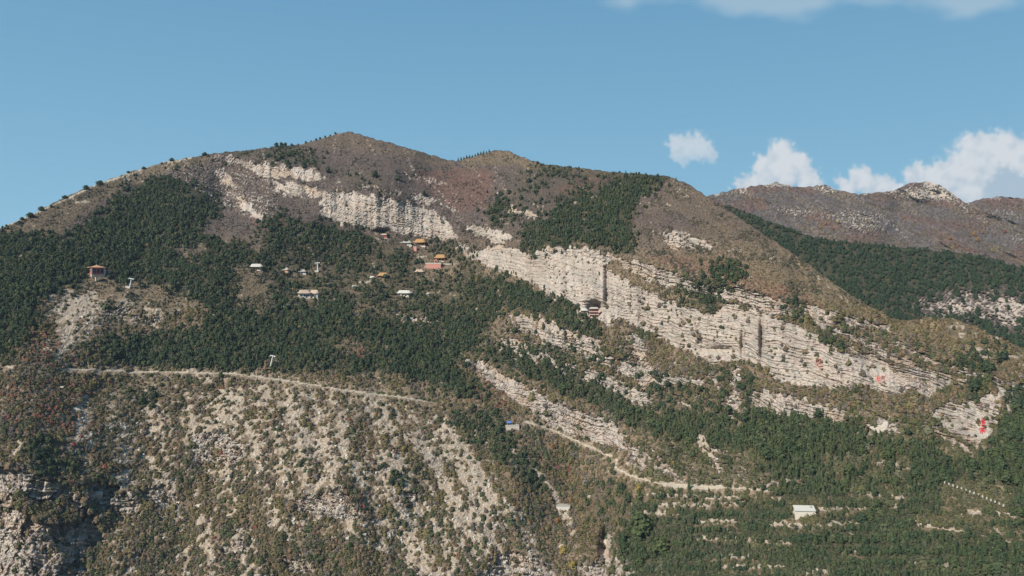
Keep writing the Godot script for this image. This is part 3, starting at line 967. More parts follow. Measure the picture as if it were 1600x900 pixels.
func block_mesh() -> ArrayMesh:
	# a broken stone: eight uneven corners
	var c := []
	for k in 8:
		c.append(Vector3(0.9 if k & 1 else -0.9, 0.8 if k & 2 else -0.8, 0.9 if k & 4 else -0.9) * Vector3(rng.randf_range(0.55, 1.0), rng.randf_range(0.6, 1.0), rng.randf_range(0.55, 1.0)))
	var st := SurfaceTool.new()
	st.begin(Mesh.PRIMITIVE_TRIANGLES)
	for f in [[0, 2, 3, 1], [4, 5, 7, 6], [0, 1, 5, 4], [2, 6, 7, 3], [0, 4, 6, 2], [1, 3, 7, 5]]:
		st.set_color(Color.WHITE)
		for q in [0, 1, 2, 0, 2, 3]:
			st.add_vertex(c[f[q]])
	return st.commit()

func plant_scrub() -> void:
	var meshes := [plant_mesh(2, 16, 0.20, false), plant_mesh(2, 14, 0.22, false), plant_mesh(2, 18, 0.18, false)]
	var lots := [[], [], []]
	var olive := Color(0.115, 0.100, 0.048)
	var brown := Color(0.145, 0.105, 0.066)
	var grey := Color(0.120, 0.102, 0.085)
	var green := Color(0.062, 0.072, 0.036)
	var plum := Color(0.100, 0.072, 0.070)
	var red := Color(0.19, 0.065, 0.05)
	var straw := Color(0.155, 0.122, 0.070)
	var k_rock: PackedByteArray = K["rock"]
	var k_scree: PackedByteArray = K["scree"]
	var k_road: PackedByteArray = K["road"]
	var k_tan: PackedByteArray = K["tan"]
	var k_red: PackedByteArray = K["red"]
	var k_bare: PackedByteArray = K["bare"]
	var k_bench: PackedByteArray = K["bench"]
	var k_wood: PackedByteArray = K["forest"]
	for n in 230000:
		var u := rng.randf_range(-165.0, 1765.0)
		var v := rng.randf_range(204.0, 960.0)
		if v < along(TOP_A, u) + 1.0:
			continue
		if v > 470.0 and n % 4 == 0:
			continue
		var wu := u + noise_warp.get_noise_2d(u, v) * 7.0
		var wv := v + noise_warp.get_noise_2d(u + 400.0, v) * 5.0
		if at_map(k_road, u, v) > 0.12 or at_map(k_road, u, v - 3.0) > 0.3 or (n % 3 > 0 and (at_map(k_bench, u, v) > 0.25 or at_map(k_bench, u, v - 4.0) > 0.4)):
			continue
		var rk := at_map(k_rock, wu, wv)
		var p := ground(A, u, v)
		var z := -p.z
		var sc := at_map(k_scree, wu, wv)
		var open := openness(p.x, p.y, sc)
		var chance := 0.85 * (1.0 - open * 0.93) * (1.0 - at_map(k_bare, wu, wv) * 0.5)
		if rk > 0.45:
			chance = 0.055 if rk > 0.75 else 0.16
		if u > 960.0 and v > 640.0:
			chance *= 0.8
		if rng.randf() > chance:
			continue
		var up := smoothstep(470.0, 330.0, v)
		var patch := noise_big.get_noise_2d(p.x * 1.7, p.y * 1.7 + 99.0)
		var c: Color
		var pick := rng.randf() + patch * 0.6
		if pick < 0.30:
			c = olive
		elif pick < 0.6:
			c = brown
		elif pick < 0.8:
			c = grey
		else:
			c = green
		if u > 990.0 and v > 650.0:
			c = c.lerp(Color(0.070, 0.078, 0.036), 0.6)
		c = c.lerp(plum.lerp(grey, rng.randf()), up * 0.75)
		var wood := at_map(k_wood, wu, wv)
		if wood > 0.5 and rk < 0.4:
			c = c.lerp(Color(0.045, 0.058, 0.034), wood * 0.75)
		if rng.randf() < at_map(k_tan, wu, wv) * 0.62:
			c = straw.lerp(brown, rng.randf() * 0.6)
		if rng.randf() < at_map(k_red, wu, wv) * 0.6:
			c = red.lerp(brown, rng.randf() * 0.7)
		elif rng.randf() < 0.004 and u < 900.0:
			c = red
		var thick := noise_warp.get_noise_2d(p.x * 0.5 + 900.0, p.y * 0.6)
		if v < 480.0 and thick > 0.12:
			c = c.lerp(Color(0.055, 0.056, 0.040), 0.6)
		elif v < 480.0 and thick < -0.25:
			c = c.lerp(straw, 0.45)
		c *= rng.randf_range(0.7, 1.3)
		c.a = 1.0
		var r := rng.randf_range(0.8, 2.6) if v > 470.0 else rng.randf_range(0.7, 1.5)
		r *= 1.0 + maxf(0.0, thick) * 0.8
		if rng.randf() < 0.06:
			r *= 1.5
		lots[n % 3].append([p - Vector3(0, r * 0.15, 0), r * 2.0, r * rng.randf_range(0.85, 1.35), rng.randf() * TAU, c])
	var where := ["low olive and brown scrub covering the whole mountainside", "grey brown thorn scrub scattered over the whole mountainside", "small leafy scrub among the stones of the mountainside"]
	for k in 3:
		scatter("scrub", meshes[k], lots[k], where[k], "scrub")
	var stones := []
	for n in 42000:
		var u := rng.randf_range(-165.0, 1300.0)
		var v := rng.randf_range(430.0, 960.0)
		if v < along(TOP_A, u) + 1.0:
			continue
		var wu := u + noise_warp.get_noise_2d(u, v) * 7.0
		var wv := v + noise_warp.get_noise_2d(u + 400.0, v) * 5.0
		var sc := at_map(k_scree, wu, wv)
		if sc < 0.1 or at_map(k_road, u, v) > 0.2 or at_map(K["forest"], wu, wv) > 0.4:
			continue
		var p := ground(A, u, v)
		if rng.randf() > openness(p.x, p.y, sc) * 0.5 + 0.10 * sc:
			continue
		var r := 0.35 + 1.1 * pow(rng.randf(), 3.0)
		var c := Color(0.50, 0.45, 0.38).lerp(Color(0.42, 0.40, 0.37), rng.randf()) * rng.randf_range(0.85, 1.1)
		c.a = 1.0
		stones.append([p, r * rng.randf_range(0.9, 1.6), r, rng.randf() * TAU, c])
	scatter("loose_stones", block_mesh(), stones, "pale loose stones lying between the shrubs of the lower slope", "stones")
	# the far range
	var far := []
	for n in 16000:
		var u := rng.randf_range(1060.0, 1760.0)
		var v := rng.randf_range(284.0, 440.0)
		if v < along(TOP_C, u) + 2.0:
			continue
		var p := ground(C, u, v)
		var c := plum.lerp(olive, rng.randf()) * rng.randf_range(0.7, 1.2)
		c.a = 1.0
		var r := rng.randf_range(1.2, 2.8)
		far.append([p, r * 2.0, r * 1.4, rng.randf() * TAU, c])
	scatter("far_scrub", meshes[0], far, "plum brown scrub on the far mountain range", "scrub")

func plant_trees() -> void:
	var slim := [plant_mesh(0, 46, 0.105, true), plant_mesh(0, 40, 0.11, true)]
	var round_ := [plant_mesh(1, 52, 0.14, true), plant_mesh(1, 46, 0.15, true)]
	var k_forest: PackedByteArray = K["forest"]
	var spots := []      # [place, width, height, turn, colour, kind, zone, share]
	var v := 206.0
	while v < 985.0:
		var zt := lerpf(1250.0, 560.0, clampf((v - 206.0) / 694.0, 0.0, 1.0))
		var du := 2.95 * F / zt
		var dv := du * 0.62
		var u := -165.0 + rng.randf() * du
		while u < 1765.0:
			var uu := u + rng.randf_range(-0.5, 0.5) * du
			var vv := v + rng.randf_range(-0.5, 0.5) * dv
			u += du
			if vv < along(TOP_A, uu) + 1.0 or (uu > 1000.0 and vv > 772.0):
				continue
			var f := at_map(k_forest, uu + noise_warp.get_noise_2d(uu, vv) * 14.0 + rng.randfn() * 8.0, vv + noise_warp.get_noise_2d(uu + 400.0, vv) * 10.0 + rng.randfn() * 6.0)
			if f < 0.03 or rng.randf() > pow(f, 1.6) * 1.0:
				continue
			if noise_warp.get_noise_2d(uu * 0.7 + 50.0, vv) + 0.4 * noise_warp.get_noise_2d(uu * 0.25, vv * 0.3 + 70.0) > 0.58 - (1.0 - f) * 0.5:
				continue
			var p := ground(A, uu, vv)
			var terr := uu > 960.0 and vv > 640.0
			var slimness := 0.75 if terr else 0.3
			if uu > 820.0 and uu < 1060.0 and vv < 400.0:
				slimness = 0.6
			var kind := 0 if rng.randf() < slimness else 1
			var h := rng.randf_range(4.2, 7.6) if kind == 0 else rng.randf_range(3.8, 6.6)
			if terr:
				h = rng.randf_range(5.0, 9.0)
			if vv < along(TOP_A, uu) + 12.0:
				h *= 0.75
			var c := Color(0.034, 0.056, 0.030).lerp(Color(0.054, 0.076, 0.033), rng.randf())
			c = c.lerp(Color(0.030, 0.046, 0.034), rng.randf() * 0.7)
			c = c.lerp(Color(0.085, 0.088, 0.040), pow(rng.randf(), 2.5) * 0.8)
			if kind == 1 and zone_mix(uu, vv) > rng.randf():
				c = Color(0.115, 0.098, 0.062).lerp(Color(0.095, 0.095, 0.045), rng.randf())
				h *= 0.8
			if rng.randf() < 0.10:
				h *= 1.35
			elif rng.randf() < 0.25:
				h *= 0.7
			if terr:
				c = c.lerp(Color(0.062, 0.080, 0.036), 0.5)
			c *= rng.randf_range(0.8, 1.2)
			c.a = 1.0
			var w := h * (rng.randf_range(0.9, 1.25) if kind == 0 else rng.randf_range(1.1, 1.55))
			var zone := 0
			if terr:
				zone = 3
			elif uu > 760.0 and vv > 410.0:
				zone = 2
			elif uu > 740.0:
				zone = 1
			spots.append([p, w, h, rng.randf() * TAU, c, kind, zone, h / -p.z, uu, vv])
		v += dv
	# planted rows on the terraces
	var row := 776.0
	while row < 990.0:
		var uu := 985.0
		while uu < 1765.0:
			uu += rng.randf_range(2.4, 6.0)
			var vv := row + sin(uu * 0.011 + row) * 4.0 + (uu - 1250.0) * 0.012 + rng.randfn() * 1.5
			var f := at_map(k_forest, uu, vv)
			if f < 0.05 or rng.randf() > f * 1.1 or noise_warp.get_noise_2d(uu * 0.5, row * 0.7) > 0.42:
				continue
			var p := ground(A, uu, vv)
			var kind := 0 if rng.randf() < 0.72 else 1
			var h := rng.randf_range(3.6, 6.4) * (1.4 if rng.randf() < 0.10 else 1.0)
			if vv > 840.0 and uu > 1250.0:
				h *= 1.2
			var c := Color(0.036, 0.060, 0.032).lerp(Color(0.078, 0.088, 0.040), rng.randf() * 0.8) * rng.randf_range(0.8, 1.2)
			c.a = 1.0
			spots.append([p, h * rng.randf_range(1.0, 1.45), h, rng.randf() * TAU, c, kind, 3, h / -p.z, uu, vv])
		row += rng.randf_range(8.0, 10.5)
	# wooded ridge behind
	var rear := []
	for n in 17000:
		var uu := rng.randf_range(1035.0, 1765.0)
		var vv := rng.randf_range(272.0, 640.0)
		if vv < along(TOP_B, uu) + 1.0:
			continue
		var thin := bump(uu, vv, 1500.0, 478.0, 75.0, 26.0) + bump(uu, vv, 1590.0, 490.0, 40.0, 34.0)
		if rng.randf() < thin * 1.1 - noise_warp.get_noise_2d(uu, vv) * 0.8:
			continue
		var p := ground(B, uu, vv)
		var h := rng.randf_range(4.5, 7.5)
		var c := Color(0.028, 0.046, 0.029).lerp(Color(0.042, 0.062, 0.031), rng.randf())
		c *= rng.randf_range(0.8, 1.2)
		c.a = 1.0
		rear.append([p, h * rng.randf_range(1.0, 1.3), h, rng.randf() * TAU, c])
	scatter("ridge_forest", round_[0], rear, "dense dark pine wood on the ridge behind the bare spur", "forest")
	spots.sort_custom(func(a, b): return a[7] > b[7])
	# the nearest ones stand as trees of their own
	var near_crowns := [plant_mesh(0, 150, 0.075, false), plant_mesh(0, 130, 0.08, false), plant_mesh(1, 160, 0.10, false), plant_mesh(1, 140, 0.11, false)]
	var trunk := plant_mesh(0, 0, 0.1, true, false)
	var mats := []
	for k in 6:
		var m: StandardMaterial3D = M.leaf.duplicate()
		var c := Color(0.034, 0.055, 0.029).lerp(Color(0.062, 0.080, 0.033), k / 5.0)
		m.albedo_color = c.linear_to_srgb()
		m.resource_name = "needles"
		mats.append(m)
	M.needles = mats
	M.crowns = near_crowns
	M.trunk_mesh = trunk
	var own := 0
	var kept := []
	for s in spots:
		if own < 250 and s[6] == 3 and s[8] > 0.0 and s[8] < 1600.0 and s[9] < 900.0:
			own += 1
			var kind: int = s[5]
			var l := tree_label(s[8], s[9], kind, s[2])
			single_tree("conifer" if kind == 0 else "pine_tree", s[0], s[1], s[2], s[3], kind, l[0], l[1])
		else:
			kept.append(s)
	var lots := {}
	for s in kept:
		var key := "%d_%d" % [s[6], s[5]]
		if not lots.has(key):
			lots[key] = []
		lots[key].append(s)
	var texts := ["pine wood on the slope around the temples and below the summit", "wood in the hollow between the saddle and the bare spur", "wood on the ledges below the long pale cliff", "planted wood on the terraces of the lower valley side"]
	for key in lots:
		var zone := int(key.split("_")[0])
		var kind := int(key.split("_")[1])
		scatter("pine_forest", slim[zone % 2] if kind == 0 else round_[zone % 2], lots[key], ("slim dark conifers of the " if kind == 0 else "rounded green pines of the ") + texts[zone], "forest")

const MARKS := [[1258, 800, "the white building"], [1522, 777, "the white guard posts"], [1378, 668, "the pale triangular outcrop"], [1205, 767, "the right end of the path"], [985, 742, "the path bend"], [955, 845, "the dark cleft"], [1535, 665, "the bright red characters"], [1148, 620, "the pale vertical rock strip"], [1565, 715, "the pink rock knobs"], [1100, 760, "the widest part of the path"], [1145, 842, "the pale terrace walls"], [1520, 832, "the lower right track"], [1400, 895, "the bottom edge of the wood"]]

func tree_label(u: float, v: float, kind: int, h: float) -> Array:
	var best := INF
	var mark := []
	for m in MARKS:
		var d := Vector2(u - m[0], v - m[1]).length()
		if d < best:
			best = d
			mark = m
	var side: String
	if absf(u - mark[0]) > absf(v - mark[1]):
		side = "left of" if u < mark[0] else "right of"
	else:
		side = "above" if v < mark[1] else "below"
	var size := "short" if h < 6.2 else ("tall" if h > 8.0 else "middling")
	var what := size + (" slim dark conifer " if kind == 0 else " broad dark pine ")
	var l: String = what + ("close " if best < 45.0 else "further off ") + side + " " + mark[2]
	return [l, l.replace("conifer", "conifers").replace("pine ", "pines ")]

func zone_mix(u: float, v: float) -> float:
	# share of leaf trees turning brown among the pines
	return 0.10 + 0.35 * bump(u, v, 560.0, 440.0, 170.0, 60.0) + 0.25 * bump(u, v, 380.0, 450.0, 60.0, 50.0) + 0.2 * maxf(0.0, noise_warp.get_noise_2d(u * 0.4, v * 0.4))

func single_tree(called: String, at: Vector3, w: float, h: float, turn: float, kind: int, label: String, group := "") -> Node3D:
	var t := thing(called, at, turn, label, "tree", group)
	var tr := part("trunk", M.trunk_mesh, M.bark, t)
	tr.scale = Vector3(w, h, w)
	var cr := part("crown", M.crowns[kind * 2 + rng.randi() % 2], M.needles[rng.randi() % 6], t)
	cr.scale = Vector3(w, h, w)
	return t

# ------------------------------------------------------------------ places
func box(x: float, y: float, z: float) -> BoxMesh:
	var b := BoxMesh.new()
	b.size = Vector3(x, y, z)
	return b

func rod(r0: float, r1: float, h: float, sides := 8) -> CylinderMesh:
	var c := CylinderMesh.new()
	c.bottom_radius = r0
	c.top_radius = r1
	c.height = h
	c.radial_segments = sides
	c.rings = 1
	return c

func roof_mesh(w: float, d: float, h: float, ridge: float, lift: float) -> ArrayMesh:
	# hipped roof with hollow slopes, lifted corners and a thick eave
	var st := SurfaceTool.new()
	st.begin(Mesh.PRIMITIVE_TRIANGLES)
	var rings := []
	var levels := [[1.0, -0.16, 0.6], [1.0, 0.0, 1.0], [0.78, 0.12, 0.5], [0.52, 0.34, 0.15], [0.26, 0.64, 0.0], [0.02, 1.0, 0.0]]
	for l in levels:
		var hx: float = lerpf(w * 0.5 * ridge, w * 0.5, l[0])
		var hz: float = d * 0.5 * l[0]
		var y: float = h * l[1]
		var up: float = lift * l[2]
		rings.append([Vector3(-hx, y + up, hz), Vector3(-hx * 0.5, y, hz), Vector3(0, y, hz), Vector3(hx * 0.5, y, hz), Vector3(hx, y + up, hz), Vector3(hx, y, 0), Vector3(hx, y + up, -hz), Vector3(hx * 0.5, y, -hz), Vector3(-hx * 0.5, y, -hz), Vector3(-hx, y + up, -hz), Vector3(-hx, y, 0)])
	for q in rings.size() - 1:
		for k in 11:
			var n := (k + 1) % 11
			for p in [rings[q][k], rings[q + 1][k], rings[q][n], rings[q][n], rings[q + 1][k], rings[q + 1][n]]:
				st.add_vertex(p)
	for k in range(1, 10):
		for p in [rings[0][0], rings[0][k], rings[0][k + 1]]:
			st.add_vertex(p)
		for p in [rings[-1][0], rings[-1][k + 1], rings[-1][k]]:
			st.add_vertex(p)
	st.generate_normals()
	return st.commit()

# [name, u, v of the foot, width, wall height, roof height, depth, roof, wall, turn, front, label]; sizes as sighted, in sheet units
const HALLS := [
	["temple_pavilion", 399, 422, 21, 4.5, 4.2, 11, "pale_roof", "stone", 8, "open", "pavilion with a pale sagging roof and open posts at the left end of the temples"],
	["temple_hall", 444, 426, 14, 3.5, 3.5, 9, "grey_roof", "pink_wall", -12, "door", "small grey-roofed hall with faded red wall beside the domed pavilion"],
	["side_hall", 471, 428, 13, 3.0, 3.2, 8, "grey_roof", "white_wall", 10, "door", "low grey-roofed side hall between the domed pavilion and the middle pylon"],
	["courtyard_house", 474, 466, 20, 7.0, 5.0, 12, "brown_roof", "white_wall", 20, "windows", "left half of the whitewashed house pair with brown tiles among pines"],
	["courtyard_house", 490, 467, 17, 7.5, 5.0, 11, "brown_roof", "white_wall", -14, "windows", "right half of the whitewashed house pair with brown tiles among pines"],
	["hut", 553, 452, 9, 3.5, 2.6, 7, "grey_roof", "stone", 15, "door", "lone small stone hut on the slope between white house pair and long shed"],
	["hut", 581, 437, 8, 2.6, 2.6, 6, "pale_roof", "white_wall", 5, "door", "tiny white-roofed hut just left of the low golden-roofed hall"],
	["golden_hall", 598, 435, 17, 4.2, 4.4, 9, "gold_roof", "dark_wood", -5, "open", "lowest golden-roofed temple hall with open dark front"],
	["long_shed", 631, 463, 25, 4.5, 4.0, 12, "pale_roof", "white_wall", -8, "windows", "long white-roofed shed standing alone below the temples"],
	["side_hall", 634, 383, 18, 3.4, 3.4, 9, "grey_roof", "stone", 6, "door", "grey-roofed side hall left of the uppermost orange-roofed hall under the cliff"],
	["golden_hall", 656, 384, 19, 5.0, 5.2, 11, "gold_roof", "green_trim", -10, "open", "uppermost orange and gold roofed hall right under the cliff"],
	["golden_hall", 688, 408, 18, 4.5, 5.0, 11, "gold_roof", "pink_wall", -8, "open", "golden-roofed hall standing on the long red terrace wall"],
	["temple_pavilion", 655, 428, 15, 3.0, 3.6, 8, "brown_roof", "stone", 4, "open", "small brown-roofed pavilion below the red terrace wall"],
	["hut", 600, 372, 10, 4.5, 2.2, 6, "brown_roof", "red_wall", 0, "door", "small red-walled hut tucked under the upper cliff overhang"],
	["side_hall", 670, 462, 10, 2.2, 2.2, 6, "grey_roof", "white_wall", -6, "door", "low grey hall in the bushes right of the long white-roofed shed"],
]

func hall(e: Array) -> void:
	var foot := ground(A, e[1], e[2])
	var k := -foot.z / F
	var w: float = e[3] * k
	var hw: float = e[4] * k
	var hr: float = e[5] * k
	var d: float = e[6] * k
	var t := thing(e[0], foot + Vector3(0, 0.3, -d * 0.5), deg_to_rad(e[9]), e[11], "building", "")
	part("foundation", box(w * 1.02, d * 1.3, d * 1.02), M.stone, t, Vector3(0, -d * 0.65, 0))
	if e[10] == "open":
		part("wall", box(w * 0.8, hw, d * 0.5), M[e[8]], t, Vector3(0, hw * 0.5, -d * 0.14))
		for q in 4:
			part("column", rod(0.28, 0.24, hw, 8), M.red_wall, t, Vector3(w * (-0.42 + 0.28 * q), hw * 0.5, d * 0.42))
		part("beam", box(w * 0.92, hw * 0.16, 0.4), M.green_trim, t, Vector3(0, hw * 0.93, d * 0.42))
		part("door", box(w * 0.16, hw * 0.7, 0.2), M.dark_wood, t, Vector3(0, hw * 0.35, d * 0.13))
	else:
		part("wall", box(w * 0.88, hw, d * 0.8), M[e[8]], t, Vector3(0, hw * 0.5, 0))
		var n := 3 if e[10] == "windows" else 2
		for q in n:
			part("window", box(w * 0.11, hw * 0.4, 0.24), M.glass, t, Vector3(w * (-0.28 + 0.56 * q / (n - 1)), hw * 0.55, d * 0.4 + 0.06))
		part("door", box(w * 0.12, hw * 0.66, 0.24), M.dark_wood, t, Vector3(w * (0.0 if n == 2 else 0.14), hw * 0.33, d * 0.4 + 0.06))
	var roof := part("roof", roof_mesh(w * 1.06, d * 1.15, hr, 0.62, hr * 0.13), M[e[7]], t, Vector3(0, hw + hr * 0.1, 0))
	part("ridge", box(w * 0.64, hr * 0.14, 0.5), M[e[7]], roof, Vector3(0, hr * 1.02, 0))

func build_places() -> void:
	for e in HALLS:
		hall(e)
	cable_station()
	pylon(203, 450, 15.0, 10.0, "leaning pale cable car pylon right of the red cable station")
	pylon(497, 424, 14.0, -4.0, "thin cable car pylon on a white footing above the temples")
	pylon(422, 577, 22.0, 12.0, "tall pale cable car pylon standing just above the road")
	domed_pavilion()
	terrace_wall()
	cliff_temple()
	valley_buildings()
	lettering()
	boulders()
	special_trees()

func cable_station() -> void:
	var foot := ground(A, 148, 430)
	var k := -foot.z / F
	var s := 18.5 * k
	var h := 10.5 * k
	var t := thing("cable_station", foot + Vector3(0, 0.5, -s * 0.3), deg_to_rad(42), "red-walled cable car station with overhanging orange tiled roof on the left slope", "building")
	part("foundation", box(s * 1.05, 9.0, s * 1.05), M.stone, t, Vector3(0, -4.5, 0))
	part("wall", box(s, h, s), M.red_wall, t, Vector3(0, h * 0.5, 0))
	for q in 4:
		part("column", box(1.3, h, 1.3), M.white_wall, t, Vector3((s * 0.5 + 0.15) * (1 if q % 2 else -1), h * 0.5, (s * 0.5 + 0.15) * (1 if q < 2 else -1)))
	for q in 3:
		var x := s * (-0.28 + 0.28 * q)
		var wf := part("window", box(s * 0.16, h * 0.45, 0.3), M.pink_wall, t, Vector3(-s * 0.5 - 0.1, h * 0.55, x), Vector3(0, PI / 2, 0))
		part("pane", box(s * 0.12, h * 0.36, 0.12), M.glass, wf, Vector3(0, 0, -0.16))
		var w2 := part("window", box(s * 0.2, h * 0.6, 0.3), M.dark_wood, t, Vector3(x, h * 0.52, s * 0.5 + 0.1))
		part("pane", box(s * 0.15, h * 0.5, 0.12), M.glass, w2, Vector3(0, 0, 0.16))
	var roof := part("roof", roof_mesh(s * 1.32, s * 1.32, 3.6 * k, 0.05, 0.3), M.orange_roof, t, Vector3(0, h + 0.6, 0))
	part("finial", rod(0.25, 0.1, 2.4 * k), M.white_wall, roof, Vector3(0, 4.4 * k, 0))
	var p := thing("station_platform", ground(A, 167, 428) + Vector3(0, 0.3, -2.0), deg_to_rad(-6), "small white railed platform beside the red cable station", "platform")
	part("deck", box(9.5 * k, 0.5, 5.0 * k), M.white_wall, p, Vector3(0, 1.0 * k, 0))
	part("canopy", box(8.0 * k, 0.4, 4.0 * k), M.white_wall, p, Vector3(0.4 * k, 5.0 * k, 0))
	for q in 4:
		part("post", box(0.5, 4.4 * k, 0.5), M.white_wall, p, Vector3((-3.6 + 2.6 * q) * k, 2.9 * k, 1.6 * k))
	var b := ground(A, 149, 441)
	var c := thing("concrete_buttress", b + Vector3(0, 0, -1.5), 0.0, "pale concrete buttress narrowing downhill under the red cable station", "buttress")
	part("shaft", rod(0.8, 1.2, 9.0 * k, 6), M.white_wall, c, Vector3(0, 4.0 * k, 0))
	part("cap", rod(1.4, 4.2, 3.6 * k, 6), M.white_wall, c, Vector3(0, 9.6 * k, 0))

func pylon(u: float, v: float, h_s: float, lean: float, label: String) -> void:
	var foot := ground(A, u, v)
	var k := -foot.z / F
	var h := h_s * k
	var t := thing("cable_pylon", foot, 0.0, label, "pylon")
	t.rotation.z = deg_to_rad(-lean)
	part("mast", rod(0.95, 0.6, h, 10), M.grey_paint, t, Vector3(0, h * 0.5, 0))
	part("crossarm", box(8.5 * k * 0.9, 0.8, 0.9), M.grey_paint, t, Vector3(0, h - 0.5, 0))
	for q in 2:
		var sgn := 1.0 if q else -1.0
		var wheel := part("sheave_beam", box(0.7, 0.7, 5.0), M.grey_paint, t, Vector3(sgn * 3.6 * k, h - 1.2, 0))
		for z in 3:
			part("sheave", rod(0.5, 0.5, 0.3, 10), M.dark_wood, wheel, Vector3(0.5 * sgn, -0.3, -1.7 + 1.7 * z), Vector3(0, 0, PI / 2))
	part("ladder", box(0.5, h * 0.95, 0.2), M.grey_paint, t, Vector3(0, h * 0.48, 0.95))
	part("footing", box(5.5, 3.0, 4.5), M.white_wall, t, Vector3(-1.5, 0.0, 0.8))

func domed_pavilion() -> void:
	var foot := ground(A, 448, 431)
	var k := -foot.z / F
	var t := thing("domed_pavilion", foot + Vector3(0, 0.2, -1.0), 0.0, "little round pavilion with a tawny dome among the temple roofs", "building")
	part("foundation", rod(4.0 * k, 3.6 * k, 5.0, 12), M.stone, t, Vector3(0, -2.2, 0))
	part("wall", rod(3.0 * k, 3.0 * k, 3.6 * k, 12), M.pink_wall, t, Vector3(0, 1.8 * k, 0))
	var s := SphereMesh.new()
	s.radius = 3.6 * k
	s.height = 6.4 * k
	s.radial_segments = 16
	s.rings = 8
	part("dome", s, M.orange_roof, t, Vector3(0, 4.2 * k, 0))
	part("door", box(1.6 * k, 2.4 * k, 0.3), M.dark_wood, t, Vector3(0, 1.2 * k, 3.0 * k))

func terrace_wall() -> void:
	var foot := ground(A, 677, 421)
	var k := -foot.z / F
	var t := thing("terrace_wall", foot + Vector3(0, 0, -2.5), deg_to_rad(-6), "long faded red terrace wall with a white coping below a golden hall", "wall")
	part("retaining_wall", box(24.0 * k, 12.0 * k, 3.0), M.pink_wall, t, Vector3(0, 3.0 * k, 0))
	part("coping", box(25.0 * k, 1.3 * k, 3.6), M.white_wall, t, Vector3(0, 9.6 * k, 0))
	var f2 := ground(A, 702, 415)
	var p := thing("parapet", f2 + Vector3(0, 0, -2.0), deg_to_rad(-4), "low white parapet running right from the red terrace wall", "wall")
	part("wall_body", box(26.0 * k, 4.2 * k, 1.2), M.white_wall, p, Vector3(0, 0.6 * k, 0))
	part("coping", box(26.4 * k, 0.6 * k, 1.6), M.grey_roof, p, Vector3(0, 3.0 * k, 0))
	var g := thing("moon_gate", ground(A, 681, 410) + Vector3(0, 0.2, 0.5), 0.0, "round-topped pink gate wall at the left corner of the golden hall", "gate")
	part("gate_wall", rod(3.0 * k, 3.0 * k, 1.0, 20), M.pink_wall, g, Vector3(0, 1.8 * k, 0), Vector3(PI / 2, 0, 0))
	part("opening", rod(1.5 * k, 1.5 * k, 0.2, 16), M.dark_wood, g, Vector3(0, 1.4 * k, 0.56), Vector3(PI / 2, 0, 0))
	var f3 := ground(A, 660, 403)
	var l := thing("stone_parapet", f3 + Vector3(0, 0, -1.0), deg_to_rad(5), "short curved white parapet below the uppermost orange-roofed hall", "wall")
	part("wall_body", box(14.0 * k, 4.0 * k, 1.2), M.white_wall, l, Vector3(0, 0.4 * k, 0))
	part("coping", box(14.6 * k, 0.5 * k, 1.7), M.stone, l, Vector3(0, 2.6 * k, 0))
	var f4 := ground(A, 649, 393)
	var pw := thing("gable_wall", f4 + Vector3(0, 0, -0.5), deg_to_rad(-25), "narrow pink gable wall at the left corner of the uppermost hall", "wall")
	part("wall_body", box(5.0 * k, 9.0 * k, 1.6), M.pink_wall, pw, Vector3(0, 3.0 * k, 0))
	part("coping", box(5.4 * k, 0.7 * k, 2.0), M.grey_roof, pw, Vector3(0, 7.8 * k, 0))

func cliff_temple() -> void:
	var foot := ground(A, 928, 497)
	var k := -foot.z / F
	var t := thing("cliff_temple", foot + Vector3(0, 0, -3.0), deg_to_rad(-6), "tiered wooden temple hanging in the dark cave of the long cliff", "building")
	part("foundation", box(17.0 * k, 9.0, 9.0 * k), M.stone, t, Vector3(1.0 * k, -3.6, 0))
	for q in 3:
		var y := (1.0 + 4.4 * q) * k
		part("floor", box(15.0 * k, 0.9 * k, 8.0 * k), M.red_wall if q == 0 else M.stone, t, Vector3(0.6 * k, y, 0))
		part("wall", box(13.0 * k, 3.4 * k, 5.0 * k), M.dark_wood, t, Vector3(0.6 * k, y + 2.2 * k, -1.4 * k))
		part("railing", box(14.6 * k, 0.3 * k, 0.3), M.red_wall, t, Vector3(0.6 * k, y + 1.5 * k, 3.9 * k))
		for c in 5:
			part("column", rod(0.22, 0.22, 3.5 * k, 6), M.red_wall, t, Vector3((-6.0 + 3.3 * c) * k, y + 2.2 * k, 3.6 * k))
	part("roof", roof_mesh(16.0 * k, 9.0 * k, 2.6 * k, 0.7, 0.4), M.grey_roof, t, Vector3(0.6 * k, 14.4 * k, 0))
	var f2 := ground(A, 913, 490)
	var p := thing("cliff_pavilion", f2 + Vector3(0, 0, -1.5), deg_to_rad(10), "small grey-roofed pavilion at the left lip of the cave temple", "building")
	part("foundation", box(11.0 * k, 6.0, 6.0 * k), M.stone, p, Vector3(0, -2.4, 0))
	part("wall", box(9.0 * k, 4.0 * k, 4.5 * k), M.brown_roof, p, Vector3(0, 2.6 * k, 0))
	part("window", box(5.0 * k, 2.0 * k, 0.3), M.dark_wood, p, Vector3(0, 2.8 * k, 2.3 * k))
	part("roof", roof_mesh(12.0 * k, 7.0 * k, 3.6 * k, 0.6, 0.4), M.pale_roof, p, Vector3(0, 4.9 * k, 0))

